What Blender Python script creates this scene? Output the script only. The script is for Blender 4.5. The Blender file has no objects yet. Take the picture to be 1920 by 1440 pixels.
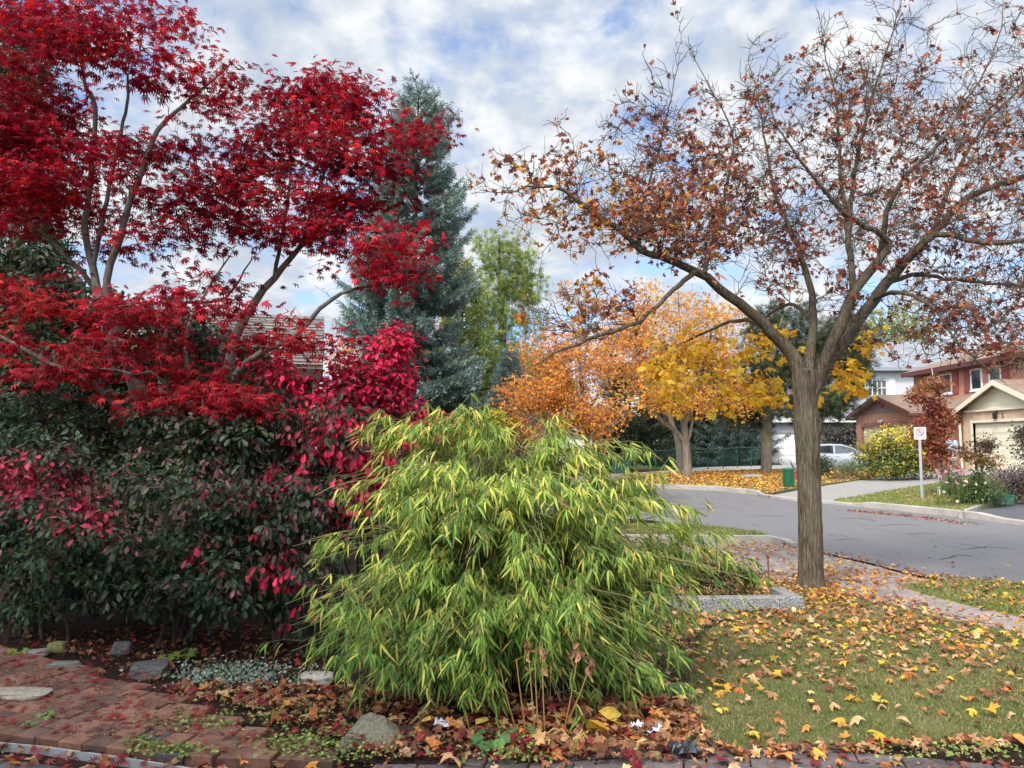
import bpy, bmesh, math, random
import numpy as np
from mathutils import Vector, noise as mnoise
from mathutils.geometry import delaunay_2d_cdt

random.seed(7)
rng = np.random.default_rng(7)
SC = bpy.context.scene
COL = SC.collection
PI = math.pi

# ------------------------------------------------------------------ camera
F, CX, CY, HOR, EYE = 1400.0, 960.0, 720.0, 835.0, 1.6
TH = math.atan((HOR - CY) / F)
cam = bpy.data.cameras.new('camera')
cam_o = bpy.data.objects.new('camera', cam)
COL.objects.link(cam_o)
cam_o.location = (0, 0, EYE)
cam_o.rotation_euler = (PI / 2 + TH, 0, 0)
cam.sensor_width = 36
cam.lens = 36 * F / 1920
cam.clip_start, cam.clip_end = 0.05, 4000
SC.camera = cam_o

# ------------------------------------------------------------------ light
SUN_EL, SUN_AZ = math.radians(44), math.radians(215)       # azimuth clockwise from +Y
world = bpy.data.worlds.new('World')
SC.world = world
world.use_nodes = True
wn, wl = world.node_tree.nodes, world.node_tree.links
wn.clear()
def wnode(t, **k):
    n = wn.new(t)
    for a, b in k.items():
        setattr(n, a, b)
    return n
def wmath(op, a, b=None, clamp=False):
    n = wnode('ShaderNodeMath', operation=op, use_clamp=clamp)
    for i, v in enumerate((a, b)):
        if v is None: continue
        if isinstance(v, (int, float)): n.inputs[i].default_value = v
        else: wl.new(v, n.inputs[i])
    return n.outputs[0]
sky = wnode('ShaderNodeTexSky', sky_type='NISHITA', sun_disc=False)
sky.sun_elevation, sky.sun_rotation = SUN_EL, SUN_AZ
sky.air_density, sky.dust_density, sky.ozone_density = 1.0, 0.4, 2.0
tc = wnode('ShaderNodeTexCoord')
sep = wnode('ShaderNodeSeparateXYZ')
wl.new(tc.outputs['Generated'], sep.inputs[0])
zc = wmath('ADD', wmath('MAXIMUM', sep.outputs[2], 0.0), 0.42)
comb = wnode('ShaderNodeCombineXYZ')
wl.new(wmath('DIVIDE', sep.outputs[0], zc), comb.inputs[0])
wl.new(wmath('DIVIDE', sep.outputs[1], zc), comb.inputs[1])
def wnoise(scale, detail, rough, off, dist=0.0):
    m = wnode('ShaderNodeMapping')
    m.inputs['Location'].default_value = off
    wl.new(comb.outputs[0], m.inputs[0])
    n = wnode('ShaderNodeTexNoise')
    n.inputs['Scale'].default_value = scale
    n.inputs['Detail'].default_value = detail
    n.inputs['Roughness'].default_value = rough
    n.inputs['Distortion'].default_value = dist
    wl.new(m.outputs[0], n.inputs['Vector'])
    return n.outputs[0]
def wramp(src, stops):
    r = wnode('ShaderNodeValToRGB')
    e = r.color_ramp.elements
    while len(e) < len(stops): e.new(0.5)
    for el, (p, c) in zip(e, stops):
        el.position, el.color = p, (c, c, c, 1) if isinstance(c, (int, float)) else (*c, 1)
    wl.new(src, r.inputs[0])
    return r.outputs[0]
big = wnoise(3.4, 9, 0.56, (3.1, 1.7, 0.3), 0.3)
puff = wnoise(12.0, 7, 0.56, (0.4, 5.2, 1.1), 0.2)
dens = wmath('ADD', wmath('MULTIPLY', big, 0.62), wmath('MULTIPLY', puff, 0.38))
cover = wramp(dens, [(0.385, 0.08), (0.465, 0.75), (0.54, 1.0)])
shade = wramp(wmath('ADD', wmath('MULTIPLY', wnoise(5.5, 6, 0.55, (7.7, 2.2, 4.0)), 0.55), wmath('MULTIPLY', puff, 0.45)),
              [(0.37, (3.9, 4.5, 5.5)), (0.48, (4.95, 5.45, 6.1)), (0.59, (7.2, 7.35, 7.5))])
# thin cloud round the veiled sun behind the camera, brightened to lift ground light
sd = Vector((math.sin(SUN_AZ) * math.cos(SUN_EL), math.cos(SUN_AZ) * math.cos(SUN_EL), math.sin(SUN_EL)))
dot = wnode('ShaderNodeVectorMath', operation='DOT_PRODUCT')
wl.new(tc.outputs['Generated'], dot.inputs[0])
dot.inputs[1].default_value = sd
glow = wmath('ADD', wmath('MULTIPLY', wmath('POWER', wmath('MAXIMUM', dot.outputs['Value'], 0.0), 2.0), 5.0), 1.0)
lit = wnode('ShaderNodeVectorMath', operation='SCALE')
wl.new(shade, lit.inputs[0]); wl.new(glow, lit.inputs['Scale'])
bluesky = wnode('ShaderNodeVectorMath', operation='SCALE')
tint = wnode('ShaderNodeVectorMath', operation='MULTIPLY'); wl.new(sky.outputs[0], tint.inputs[0]); tint.inputs[1].default_value = (0.82, 0.95, 1.12)
wl.new(tint.outputs[0], bluesky.inputs[0]); bluesky.inputs['Scale'].default_value = 1.7
mix = wnode('ShaderNodeMix', data_type='RGBA')
wl.new(cover, mix.inputs['Factor'])
wl.new(bluesky.outputs[0], mix.inputs['A']); wl.new(lit.outputs[0], mix.inputs['B'])
bg = wnode('ShaderNodeBackground')
bg.inputs['Strength'].default_value = 0.1
wl.new(mix.outputs['Result'], bg.inputs[0])
wo = wnode('ShaderNodeOutputWorld')
wl.new(bg.outputs[0], wo.inputs[0])

sun = bpy.data.lights.new('sun', 'SUN')
sun.energy, sun.angle, sun.color = 2.8, math.radians(8), (1.0, 0.94, 0.85)
sun_o = bpy.data.objects.new('sun', sun)
COL.objects.link(sun_o)
sun_o.location = (-20, -20, 30)
sun_o.rotation_euler = sd.to_track_quat('Z', 'Y').to_euler()

SC.view_settings.view_transform = 'Standard'
SC.view_settings.look = 'None'
SC.view_settings.exposure = 0.45
SC.view_settings.gamma = 1
SC.render.engine = 'CYCLES'
SC.cycles.max_bounces = 6
SC.cycles.diffuse_bounces = 3
SC.cycles.transmission_bounces = 3
SC.cycles.use_denoising = True

# ------------------------------------------------------------------ projection helpers
ct, st = math.cos(TH), math.sin(TH)
def ray(px, py):
    u, v = (px - CX) / F, (CY - py) / F
    return u, ct - v * st, st + v * ct
def at(px, py, Y):
    dx, dy, dz = ray(px, py)
    t = Y / dy
    return np.array((dx * t, Y, EYE + dz * t))
def gp(px, py, z=0.0):
    dx, dy, dz = ray(px, py)
    t = (z - EYE) / dz
    return (dx * t, dy * t)
def sm(a, b, x):
    t = min(1, max(0, (x - a) / (b - a)))
    return t * t * (3 - 2 * t)
def hgt(x, y):
    return 0.3 * sm(20, 36, y) + 0.2 * sm(15, 20, x) * sm(22, 30, y)
def gh(px, py, off=0.0):
    z = off
    for _ in range(12):
        x, y = gp(px, py, min(z, 1.2))
        z = 0.5 * z + 0.5 * (hgt(x, y) + off)
    return x, y

# ------------------------------------------------------------------ object helpers
BASE = {}
def tag(o, label=None, cat=None, group=None, kind=None):
    if label: o['label'] = label
    if cat: o['category'] = cat
    if group: o['group'] = group
    if kind: o['kind'] = kind
    return o
def thing(name, label, cat, loc=(0, 0, 0), group=None):
    o = bpy.data.objects.new(name, None)
    COL.objects.link(o)
    o.location = loc
    o.empty_display_size = 0.2
    BASE[o.name] = np.array(loc, float)
    return tag(o, label, cat, group)

class MB:
    def __init__(s):
        s.V, s.L, s.C, s.K, s.n = [], [], [], [], 0
    def add(s, v, faces, col=(1, 1, 1)):
        v = np.asarray(v, float).reshape(-1, 3)
        c = np.asarray(col, float)
        if c.ndim == 1: c = np.repeat(c[None, :3], len(v), 0)
        s.V.append(v); s.K.append(c[:, :3])
        if isinstance(faces, np.ndarray):
            s.L.append((faces + s.n).ravel()); s.C.append(np.full(len(faces), faces.shape[1]))
        else:
            for f in faces:
                s.L.append(np.asarray(f) + s.n); s.C.append(np.array([len(f)]))
        s.n += len(v)
        return s
    def inst(s, tv, tf, M, P, cols):
        """copies of template (tv, tf list of equal or mixed faces) under matrices M (N,3,3), positions P"""
        tv = np.asarray(tv, float)
        N, n = len(P), len(tv)
        if N == 0: return s
        v = np.einsum('nij,kj->nki', M, tv) + P[:, None, :]
        offs = (np.arange(N) * n + s.n)[:, None]
        s.V.append(v.reshape(-1, 3)); s.K.append(np.repeat(np.asarray(cols, float), n, 0))
        for f in tf:
            s.L.append((np.asarray(f)[None, :] + offs).ravel()); s.C.append(np.full(N, len(f)))
        s.n += N * n
        return s
    def box(s, c, d, rz=0.0, col=(1, 1, 1), bev=0.0):
        x, y, z = np.array(d, float) / 2
        if bev > 0:
            b = bev
            v = []
            for sz, q in ((-z, b), (-z + b, 0), (z - b, 0), (z, b)):
                v += [(-x + q, -y + q, sz), (x - q, -y + q, sz), (x - q, y - q, sz), (-x + q, y - q, sz)]
            f = [[3, 2, 1, 0], [12, 13, 14, 15]]
            for k in range(3):
                for i in range(4):
                    j = (i + 1) % 4
                    f.append([k * 4 + i, k * 4 + j, k * 4 + 4 + j, k * 4 + 4 + i])
        else:
            v = [(-x, -y, -z), (x, -y, -z), (x, y, -z), (-x, y, -z), (-x, -y, z), (x, -y, z), (x, y, z), (-x, y, z)]
            f = [[3, 2, 1, 0], [4, 5, 6, 7], [0, 1, 5, 4], [1, 2, 6, 5], [2, 3, 7, 6], [3, 0, 4, 7]]
        v = np.array(v)
        if rz:
            cs, sn = math.cos(rz), math.sin(rz)
            v = v @ np.array([[cs, sn, 0], [-sn, cs, 0], [0, 0, 1]])
        return s.add(v + np.array(c, float), f, col)
    def bx(s, a, b, col=(1, 1, 1), bev=0.0):
        a, b = np.array(a, float), np.array(b, float)
        s.box((a + b) / 2, np.abs(b - a), 0, col, bev)
        return s
    def tube(s, pts, rad, k=6, col=(1, 1, 1), cap=False):
        p = np.asarray(pts, float)
        n = len(p)
        r = np.full(n, rad, float) if np.isscalar(rad) else np.asarray(rad, float)
        t = np.empty_like(p)
        t[1:-1] = p[2:] - p[:-2]; t[0] = p[1] - p[0]; t[-1] = p[-1] - p[-2]
        t /= np.linalg.norm(t, axis=1)[:, None] + 1e-9
        ref = np.array((0.0, 1.0, 0.0)) if abs(t[:, 1]).mean() < 0.8 else np.array((1.0, 0, 0))
        a = np.cross(t, ref); a /= np.linalg.norm(a, axis=1)[:, None] + 1e-9
        b = np.cross(t, a)
        an = np.linspace(0, 2 * PI, k, endpoint=False)
        v = p[:, None, :] + r[:, None, None] * (np.cos(an)[None, :, None] * a[:, None, :] + np.sin(an)[None, :, None] * b[:, None, :])
        i = np.arange(k); j = (i + 1) % k
        f = np.concatenate([np.stack([q * k + i, q * k + j, q * k + k + j, q * k + k + i], 1) for q in range(n - 1)])
        s.add(v.reshape(-1, 3), f, col)
        if cap:
            s.add(v[0], [list(range(k))], col); s.add(v[-1], [list(range(k))[::-1]], col)
        return s
    def lathe(s, c, prof, k=20, col=(1, 1, 1)):
        an = np.linspace(0, 2 * PI, k, endpoint=False)
        v = np.array([(c[0] + r * math.cos(a), c[1] + r * math.sin(a), c[2] + z) for r, z in prof for a in an])
        i = np.arange(k); j = (i + 1) % k
        f = np.concatenate([np.stack([q * k + i, q * k + j, q * k + k + j, q * k + k + i], 1) for q in range(len(prof) - 1)])
        return s.add(v, f, col)
    def prism(s, poly, axis, a, b, col=(1, 1, 1)):
        """closed prism: poly of 2-D points in the plane normal to axis ('x': (y,z), 'y': (x,z), 'z': (x,y))"""
        n = len(poly)
        mk = {'x': lambda p, t: (t, p[0], p[1]), 'y': lambda p, t: (p[0], t, p[1]), 'z': lambda p, t: (p[0], p[1], t)}[axis]
        v = [mk(p, a) for p in poly] + [mk(p, b) for p in poly]
        f = [list(range(n))[::-1], list(range(n, 2 * n))] + [[i, (i + 1) % n, n + (i + 1) % n, n + i] for i in range(n)]
        return s.add(v, f, col)
    def build(s, name, mat, parent=None, base=None, smooth=False):
        me = bpy.data.meshes.new(name)
        V = np.concatenate(s.V)
        org = BASE[parent.name] if parent is not None else np.array(base if base is not None else (0, 0, 0), float)
        L = np.concatenate(s.L).astype(np.int32); C = np.concatenate(s.C).astype(np.int32)
        me.vertices.add(len(V)); me.vertices.foreach_set('co', (V - org).astype(np.float32).ravel())
        me.loops.add(len(L)); me.loops.foreach_set('vertex_index', L)
        me.polygons.add(len(C))
        me.polygons.foreach_set('loop_start', np.concatenate([[0], np.cumsum(C)[:-1]]).astype(np.int32))
        me.update(calc_edges=True)
        K = np.concatenate(s.K)
        at_ = me.attributes.new('Col', 'FLOAT_COLOR', 'POINT')
        at_.data.foreach_set('color', np.concatenate([K, np.ones((len(K), 1))], 1).astype(np.float32).ravel())
        me.materials.append(mat)
        me.polygons.foreach_set('use_smooth', np.full(len(C), smooth))
        me.validate()
        o = bpy.data.objects.new(name, me)
        COL.objects.link(o)
        if parent is not None: o.parent = parent
        else: o.location = org
        BASE[o.name] = org
        return o

# ------------------------------------------------------------------ materials
MATS = {}
class NT:
    def __init__(s, name, rough=0.7, spec=0.3, metal=0.0):
        s.m = bpy.data.materials.new(name)
        s.m.use_nodes = True
        s.t = s.m.node_tree
        s.p = s.t.nodes['Principled BSDF']
        s.p.inputs['Roughness'].default_value = rough
        s.p.inputs['Specular IOR Level'].default_value = spec
        s.p.inputs['Metallic'].default_value = metal
    def n(s, t, **k):
        q = s.t.nodes.new(t)
        for a, b in k.items(): setattr(q, a, b)
        return q
    def lk(s, a, b): s.t.links.new(a, b)
    def coord(s, scale=(1, 1, 1)):
        c = s.n('ShaderNodeTexCoord'); m = s.n('ShaderNodeMapping')
        m.inputs['Scale'].default_value = scale
        s.lk(c.outputs['Object'], m.inputs[0])
        return m.outputs[0]
    def noise(s, vec, scale, detail=5, rough=0.6, dist=0.0):
        q = s.n('ShaderNodeTexNoise')
        q.inputs['Scale'].default_value = scale; q.inputs['Detail'].default_value = detail
        q.inputs['Roughness'].default_value = rough; q.inputs['Distortion'].default_value = dist
        s.lk(vec, q.inputs['Vector'])
        return q.outputs[0]
    def ramp(s, src, stops):
        r = s.n('ShaderNodeValToRGB'); e = r.color_ramp.elements
        while len(e) < len(stops): e.new(0.5)
        for el, (p, c) in zip(e, stops): el.position, el.color = p, (*c, 1)
        s.lk(src, r.inputs[0])
        return r.outputs[0]
    def mixc(s, fac, a, b, mode='MIX'):
        q = s.n('ShaderNodeMix', data_type='RGBA', blend_type=mode)
        for k, v in (('Factor', fac), ('A', a), ('B', b)):
            if isinstance(v, (int, float)): q.inputs[k].default_value = v
            elif isinstance(v, tuple): q.inputs[k].default_value = (*v, 1)
            else: s.lk(v, q.inputs[k])
        return q.outputs['Result']
    def base(s, c):
        if isinstance(c, tuple): s.p.inputs['Base Color'].default_value = (*c, 1)
        else: s.lk(c, s.p.inputs['Base Color'])
    def bump(s, h, strength=0.4, dist=0.02):
        b = s.n('ShaderNodeBump')
        b.inputs['Strength'].default_value = strength; b.inputs['Distance'].default_value = dist
        s.lk(h, b.inputs['Height']); s.lk(b.outputs[0], s.p.inputs['Normal'])
    def attr(s):
        a = s.n('ShaderNodeAttribute'); a.attribute_name = 'Col'
        return a.outputs['Color']

def m_plain(name, c, rough=0.6, spec=0.3, metal=0.0, var=0.12, scale=6.0, bump=0.0):
    t = NT(name, rough, spec, metal)
    n = t.noise(t.coord(), scale, 6)
    t.base(t.mixc(n, tuple(x * (1 - var) for x in c), tuple(min(1, x * (1 + var)) for x in c)))
    if bump: t.bump(n, bump, 0.01)
    return t.m
def m_leaf(name, transl=0.35, rough=0.5, spec=0.25, mottle=0.25):
    t = NT(name, rough, spec)
    c = t.attr()
    n = t.noise(t.coord(), 35.0, 3)
    col = t.mixc(mottle, c, t.mixc(1.0, c, t.ramp(n, [(0.3, (0.45, 0.4, 0.4)), (0.7, (1.5, 1.5, 1.4))]), 'MULTIPLY'))
    t.base(col)
    tr = t.n('ShaderNodeBsdfTranslucent'); t.lk(col, tr.inputs['Color'])
    mx = t.n('ShaderNodeMixShader'); mx.inputs[0].default_value = transl
    t.lk(t.p.outputs[0], mx.inputs[1]); t.lk(tr.outputs[0], mx.inputs[2])
    t.lk(mx.outputs[0], t.t.nodes['Material Output'].inputs['Surface'])
    return t.m
def m_bark(name, a, b, sx=26, sz=3.5, bump=0.9, lo=0.32, hi=0.66):
    t = NT(name, 0.9, 0.1)
    v = t.coord((sx, sx, sz))
    n1 = t.noise(v, 1.0, 7, 0.65, 0.6)
    n2 = t.noise(t.coord(), 3.0, 4)
    c = t.ramp(n1, [(lo, a), (hi, b)])
    t.base(t.mixc(t.ramp(n2, [(0.45, (0, 0, 0)), (0.7, (0.45, 0.45, 0.45))]), c, (0.17, 0.17, 0.10)))
    t.bump(n1, bump, 0.03)
    return t.m
def m_brick(name, c1, c2, mortar, bw=0.22, rh=0.075, ms=0.011, rough=0.85, bump=0.4, swap=False):
    t = NT(name, rough, 0.2)
    tcn = t.n('ShaderNodeTexCoord'); sp = t.n('ShaderNodeSeparateXYZ'); t.lk(tcn.outputs['Object'], sp.inputs[0])
    ad = t.n('ShaderNodeMath', operation='ADD'); t.lk(sp.outputs[0], ad.inputs[0]); t.lk(sp.outputs[1], ad.inputs[1])
    cb = t.n('ShaderNodeCombineXYZ')
    if swap: t.lk(ad.outputs[0], cb.inputs[1]); t.lk(sp.outputs[2], cb.inputs[0])
    else: t.lk(ad.outputs[0], cb.inputs[0]); t.lk(sp.outputs[2], cb.inputs[1])
    b = t.n('ShaderNodeTexBrick'); t.lk(cb.outputs[0], b.inputs['Vector'])
    b.inputs['Scale'].default_value = 1; b.inputs['Brick Width'].default_value = bw
    b.inputs['Row Height'].default_value = rh; b.inputs['Mortar Size'].default_value = ms
    b.inputs['Mortar Smooth'].default_value = 0.2; b.inputs['Bias'].default_value = 0.0
    b.inputs['Color1'].default_value = (*c1, 1); b.inputs['Color2'].default_value = (*c2, 1); b.inputs['Mortar'].default_value = (*mortar, 1)
    n = t.noise(t.coord(), 2.5, 5)
    t.base(t.mixc(1.0, b.outputs['Color'], t.ramp(n, [(0.3, (0.75, 0.75, 0.75)), (0.7, (1.15, 1.12, 1.1))]), 'MULTIPLY'))
    inv = t.n('ShaderNodeMath', operation='SUBTRACT'); inv.inputs[0].default_value = 1; t.lk(b.outputs['Fac'], inv.inputs[1])
    t.bump(inv.outputs[0], bump, 0.008)
    return t.m

M_JM = m_leaf('red_maple_leaf', 0.38, 0.55, 0.12)
M_NM = m_leaf('dry_maple_leaf', 0.35, 0.6, 0.2)
M_BAM = m_leaf('bamboo_leaf', 0.32, 0.5, 0.2, 0.2)
M_EUO = m_leaf('shrub_leaf', 0.25, 0.5, 0.25, 0.35)
M_NEED = m_leaf('conifer_needle', 0.12, 0.6, 0.2, 0.3)
M_FAR = m_leaf('far_leaf', 0.35, 0.6, 0.2, 0.3)
M_LIT = m_leaf('fallen_leaf', 0.15, 0.65, 0.2, 0.45)
M_GRASS = m_leaf('grass_blade', 0.3, 0.6, 0.2, 0.3)
M_BARK = m_bark('norway_maple_bark', (0.034, 0.026, 0.019), (0.185, 0.143, 0.102), 52, 6.5, 0.9, 0.36, 0.64)
M_TWIG = m_bark('twig_bark', (0.035, 0.024, 0.020), (0.105, 0.078, 0.062), 20, 6, 0.4)
M_JBARK = m_bark('japanese_maple_bark', (0.065, 0.053, 0.047), (0.19, 0.165, 0.145), 18, 4, 0.5)
M_PBARK = m_bark('far_bark', (0.12, 0.09, 0.07), (0.30, 0.25, 0.19), 12, 3, 0.6)
M_DBARK = m_bark('dark_bark', (0.035, 0.028, 0.022), (0.10, 0.08, 0.065), 14, 4, 0.6)
# ------------------------------------------------------------------ ground sheets
def inpoly(P, poly):
    P = np.asarray(P, float); q = np.asarray(poly, float)
    x, y = P[:, 0], P[:, 1]; r = np.zeros(len(P), bool)
    for i in range(len(q)):
        (x1, y1), (x2, y2) = q[i], q[i - 1]
        c = ((y1 > y) != (y2 > y)) & (x < (x2 - x1) * (y - y1) / (y2 - y1 + 1e-12) + x1)
        r ^= c
    return r
def rand_in(poly, n):
    q = np.asarray(poly); lo, hi = q.min(0), q.max(0)
    P = rng.uniform(lo, hi, (n * 4 + 200, 2))
    while True:
        R = P[inpoly(P, poly)]
        if len(R) >= n: return R[:n]
        P = np.concatenate([P, rng.uniform(lo, hi, (n * 4 + 200, 2))])
def sheet(name, poly, off, mat, step=None, skirt=0.0, bumpy=0.0, kind='structure', label=None, cat=None, hf=hgt):
    pts = [Vector(p) for p in poly]; n = len(pts)
    # subdivide the outline
    out = []
    for i in range(n):
        a, b = pts[i], pts[(i + 1) % n]
        m = max(1, int((b - a).length / step)) if step else 1
        out += [a.lerp(b, k / m) for k in range(m)]
    nb = len(out)
    inner = []
    if step:
        q = np.array(poly); lo, hi = q.min(0), q.max(0)
        g = np.array([(x, y) for x in np.arange(lo[0], hi[0], step) for y in np.arange(lo[1], hi[1], step)])
        if len(g):
            g = g + rng.uniform(-.2, .2, g.shape) * step
            inner = [Vector(p) for p in g[inpoly(g, poly)]]
    V, E, Fc, *_ = delaunay_2d_cdt(out + inner, [(i, (i + 1) % nb) for i in range(nb)], [], 1, 1e-5)
    v3 = []
    for v in V:
        z = hf(v.x, v.y) + off
        if bumpy: z += bumpy * (mnoise.noise(Vector((v.x * 3.1, v.y * 3.1, 0.3))) + 0.5 * mnoise.noise(Vector((v.x * 9, v.y * 9, 4))))
        v3.append((v.x, v.y, z))
    mb = MB()
    mb.add(v3, [list(f) for f in Fc])
    if skirt:
        ring = [(p.x, p.y, hf(p.x, p.y) + off) for p in out]
        low = [(x, y, z - skirt) for x, y, z in ring]
        mb.add(ring + low, [[i, (i + 1) % nb, nb + (i + 1) % nb, nb + i] for i in range(nb)])
    o = mb.build(name, mat)
    tag(o, label, cat, None, kind)
    return o

def m_asphalt(name, a, b, wear=True):
    t = NT(name, 0.9, 0.2)
    n = t.noise(t.coord(), 120, 3, 0.7); n2 = t.noise(t.coord((1, 0.25, 1)), 0.9, 5); n3 = t.noise(t.coord((1.0, 0.12, 1)), 5, 6)
    c = t.mixc(n2, a, b)
    c = t.mixc(0.45, c, t.ramp(n, [(0.3, tuple(x * .4 for x in a)), (0.7, tuple(x * 1.75 for x in b))]))
    if wear: c = t.mixc(t.ramp(n3, [(0.60, (0, 0, 0)), (0.66, (.38, .38, .38))]), c, tuple(x * .4 for x in a))
    t.base(c); t.bump(n, 0.35, 0.01)
    return t.m
def m_lawn(name, cols):
    t = NT(name, 0.9, 0.1)
    n = t.noise(t.coord(), 60, 5, 0.7); n2 = t.noise(t.coord(), 1.4, 6)
    c = t.ramp(n2, [(0.35, cols[0]), (0.5, cols[1]), (0.65, cols[2])])
    c = t.mixc(0.6, c, t.mixc(1.0, c, t.ramp(n, [(0.3, (.35, .4, .35)), (0.7, (1.7, 1.6, 1.4))]), 'MULTIPLY'))
    t.base(c); t.bump(n, 0.8, 0.03)
    return t.m
def m_soil(name, a, b):
    t = NT(name, 0.95, 0.1)
    n = t.noise(t.coord(), 40, 6, 0.7)
    t.base(t.ramp(n, [(0.35, a), (0.65, b)])); t.bump(n, 0.9, 0.03)
    return t.m
def m_conc(name, c, speck=0.0, sc=90):
    t = NT(name, 0.9, 0.2)
    n = t.noise(t.coord(), sc, 3, 0.7); n2 = t.noise(t.coord(), 2.0, 6)
    k = t.ramp(n2, [(0.35, tuple(x * .72 for x in c)), (0.65, tuple(x * 1.12 for x in c))])
    if speck: k = t.mixc(speck, k, t.ramp(n, [(0.38, tuple(x * .25 for x in c)), (0.5, c), (0.62, tuple(min(1, x * 2.1) for x in c))]))
    t.base(k); t.bump(n, 0.5 if speck else 0.2, 0.01)
    return t.m

M_ROAD = m_asphalt('asphalt', (0.122, 0.116, 0.117), (0.17, 0.161, 0.16))
M_DRIVE = m_asphalt('worn_asphalt', (0.215, 0.20, 0.187), (0.29, 0.27, 0.25), False)
M_DARKDRIVE = m_asphalt('new_asphalt', (0.07, 0.07, 0.075), (0.10, 0.10, 0.105), False)
M_LAWN = m_lawn('lawn_ground', ((0.10, 0.115, 0.04), (0.15, 0.145, 0.06), (0.20, 0.17, 0.085)))
M_GREEN = m_lawn('green_lawn', ((0.15, 0.20, 0.045), (0.19, 0.23, 0.06), (0.25, 0.25, 0.09)))
M_SOIL = m_soil('mulch', (0.012, 0.008, 0.006), (0.055, 0.034, 0.024))
M_CONC = m_conc('concrete', (0.34, 0.31, 0.275), 0.35)
M_WALK = m_conc('pavement_concrete', (0.285, 0.238, 0.215), 0.3, 60)
M_AGG = m_conc('exposed_aggregate', (0.20, 0.195, 0.185), 0.85, 75)
M_EARTH = m_lawn('earth', ((0.05, 0.06, 0.02), (0.07, 0.075, 0.03), (0.09, 0.08, 0.04)))

# base ground to the horizon
g = [(x, y) for x in (-1500, -300, -60, -30, -10, 0, 8, 14, 18, 22, 30, 60, 300, 1500) for y in (-300, -20, 0, 10, 18, 22, 26, 30, 34, 40, 60, 120, 400, 1800)]
nx, ny = 14, 14
mb = MB().add([(x, y, hgt(x, y) - 0.2) for x, y in g], [[i * ny + j, (i + 1) * ny + j, (i + 1) * ny + j + 1, i * ny + j + 1] for i in range(nx - 1) for j in range(ny - 1)])
tag(mb.build('ground', M_EARTH), 'grassy ground under the whole garden and street', 'ground', None, 'structure')

ROAD_NEAR = [gp(p[0], p[1], -.08) for p in ((1920, 1095), (1800, 1085), (1720, 1076), (1620, 1050), (1536, 1033), (1480, 1018), (1430, 1002), (1330, 985), (1200, 972))]
FAR_PX = ((1920, 984), (1830, 972), (1700, 958), (1630, 951), (1560, 944), (1485, 938), (1400, 925), (1340, 919), (1240, 915), (1100, 912))
ROAD_FAR = [gh(p[0], p[1], -.08) for p in FAR_PX]
road = [(10, -6), (8, 3.5)] + ROAD_NEAR + [(-4, 20.0), (-14, 22.5), (-60, 26)] + [(-60, 34), (-14, 30.5), (-4, 28.6)] + ROAD_FAR[::-1] + [(12.4, 9.5), (17, -6)]
sheet('road', road, -0.10, M_ROAD, 1.2, label='grey asphalt residential street curving to the left', cat='road')

# dark cracks and seams in the asphalt
mb = MB()
for line in (((1400, 968), (1440, 966), (1480, 968)), ((1560, 973), (1610, 971), (1650, 978)), ((1640, 986), (1690, 982), (1735, 985)), ((1690, 1001), (1725, 998), (1760, 1002)), ((1560, 1012), (1600, 1010)), ((1800, 1030), (1850, 1024), (1905, 1030)), ((1300, 955), (1340, 951), (1390, 953)), ((1760, 1050), (1790, 1040), (1830, 1042))):
    P_ = [np.array(gp(a_, b_, -.09)) for a_, b_ in line]; Q_ = []
    for a_, b_ in zip(P_[:-1], P_[1:]): Q_ += [a_ + (b_ - a_) * k / 10 for k in range(10)]
    Q_ = [q + np.array((mnoise.noise(Vector((q[0] * 3, q[1] * 3, 1))), mnoise.noise(Vector((q[0] * 3, q[1] * 3, 5))))) * .09 for q in Q_]
    v = []
    for i, q in enumerate(Q_):
        d = Q_[min(i + 1, len(Q_) - 1)] - Q_[max(i - 1, 0)]; d = d / np.linalg.norm(d); w = (.014 + .010 * mnoise.noise(Vector((i * .7, q[0], 2)))) * (1 - abs(2 * i / len(Q_) - 1) ** 4)
        z_ = hgt(*q) - .096
        v += [(q[0] - d[1] * w, q[1] + d[0] * w, z_), (q[0] + d[1] * w, q[1] - d[0] * w, z_)]
    mb.add(v, [[2 * i, 2 * i + 1, 2 * i + 3, 2 * i + 2] for i in range(len(Q_) - 1)])
tag(mb.build('road_cracks', m_plain('crack_tar', (.035, .034, .035), .9, .1)), 'dark cracks and seams in the street asphalt', 'road', None, 'structure')

# driveway and sidewalk on the near side
near_walk = [gp(*p) for p in ((2500, 1420), (2500, 1150), (1920, 1098), (1800, 1086), (1720, 1076), (1620, 1050), (1536, 1032), (1480, 1017), (1370, 1011), (1200, 1010), (1000, 1050), (1000, 1180), (1400, 1200))]
sheet('pavement', near_walk, -0.045, M_WALK, 0.6, 0.15, label='pale concrete pavement and driveway apron strewn with leaves', cat='pavement')
verge = [gp(*p) for p in ((1690, 1094), (1760, 1085), (1850, 1087), (1930, 1093), (2400, 1120), (2500, 1190), (2200, 1180), (1920, 1150), (1830, 1130), (1760, 1114))]
sheet('grass_verge', verge, -0.02, M_GREEN, 0.3, 0.1, 0.008, label='small grass verge between pavement and street', cat='lawn')
tri = [gp(*p) for p in ((1180, 1004), (1440, 1006), (1425, 1000), (1350, 990), (1270, 984), (1180, 984))]
sheet('neighbour_lawn', tri, -0.0, M_GREEN, 0.6, 0.2, label='strip of green lawn beyond the driveway', cat='lawn')
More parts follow.
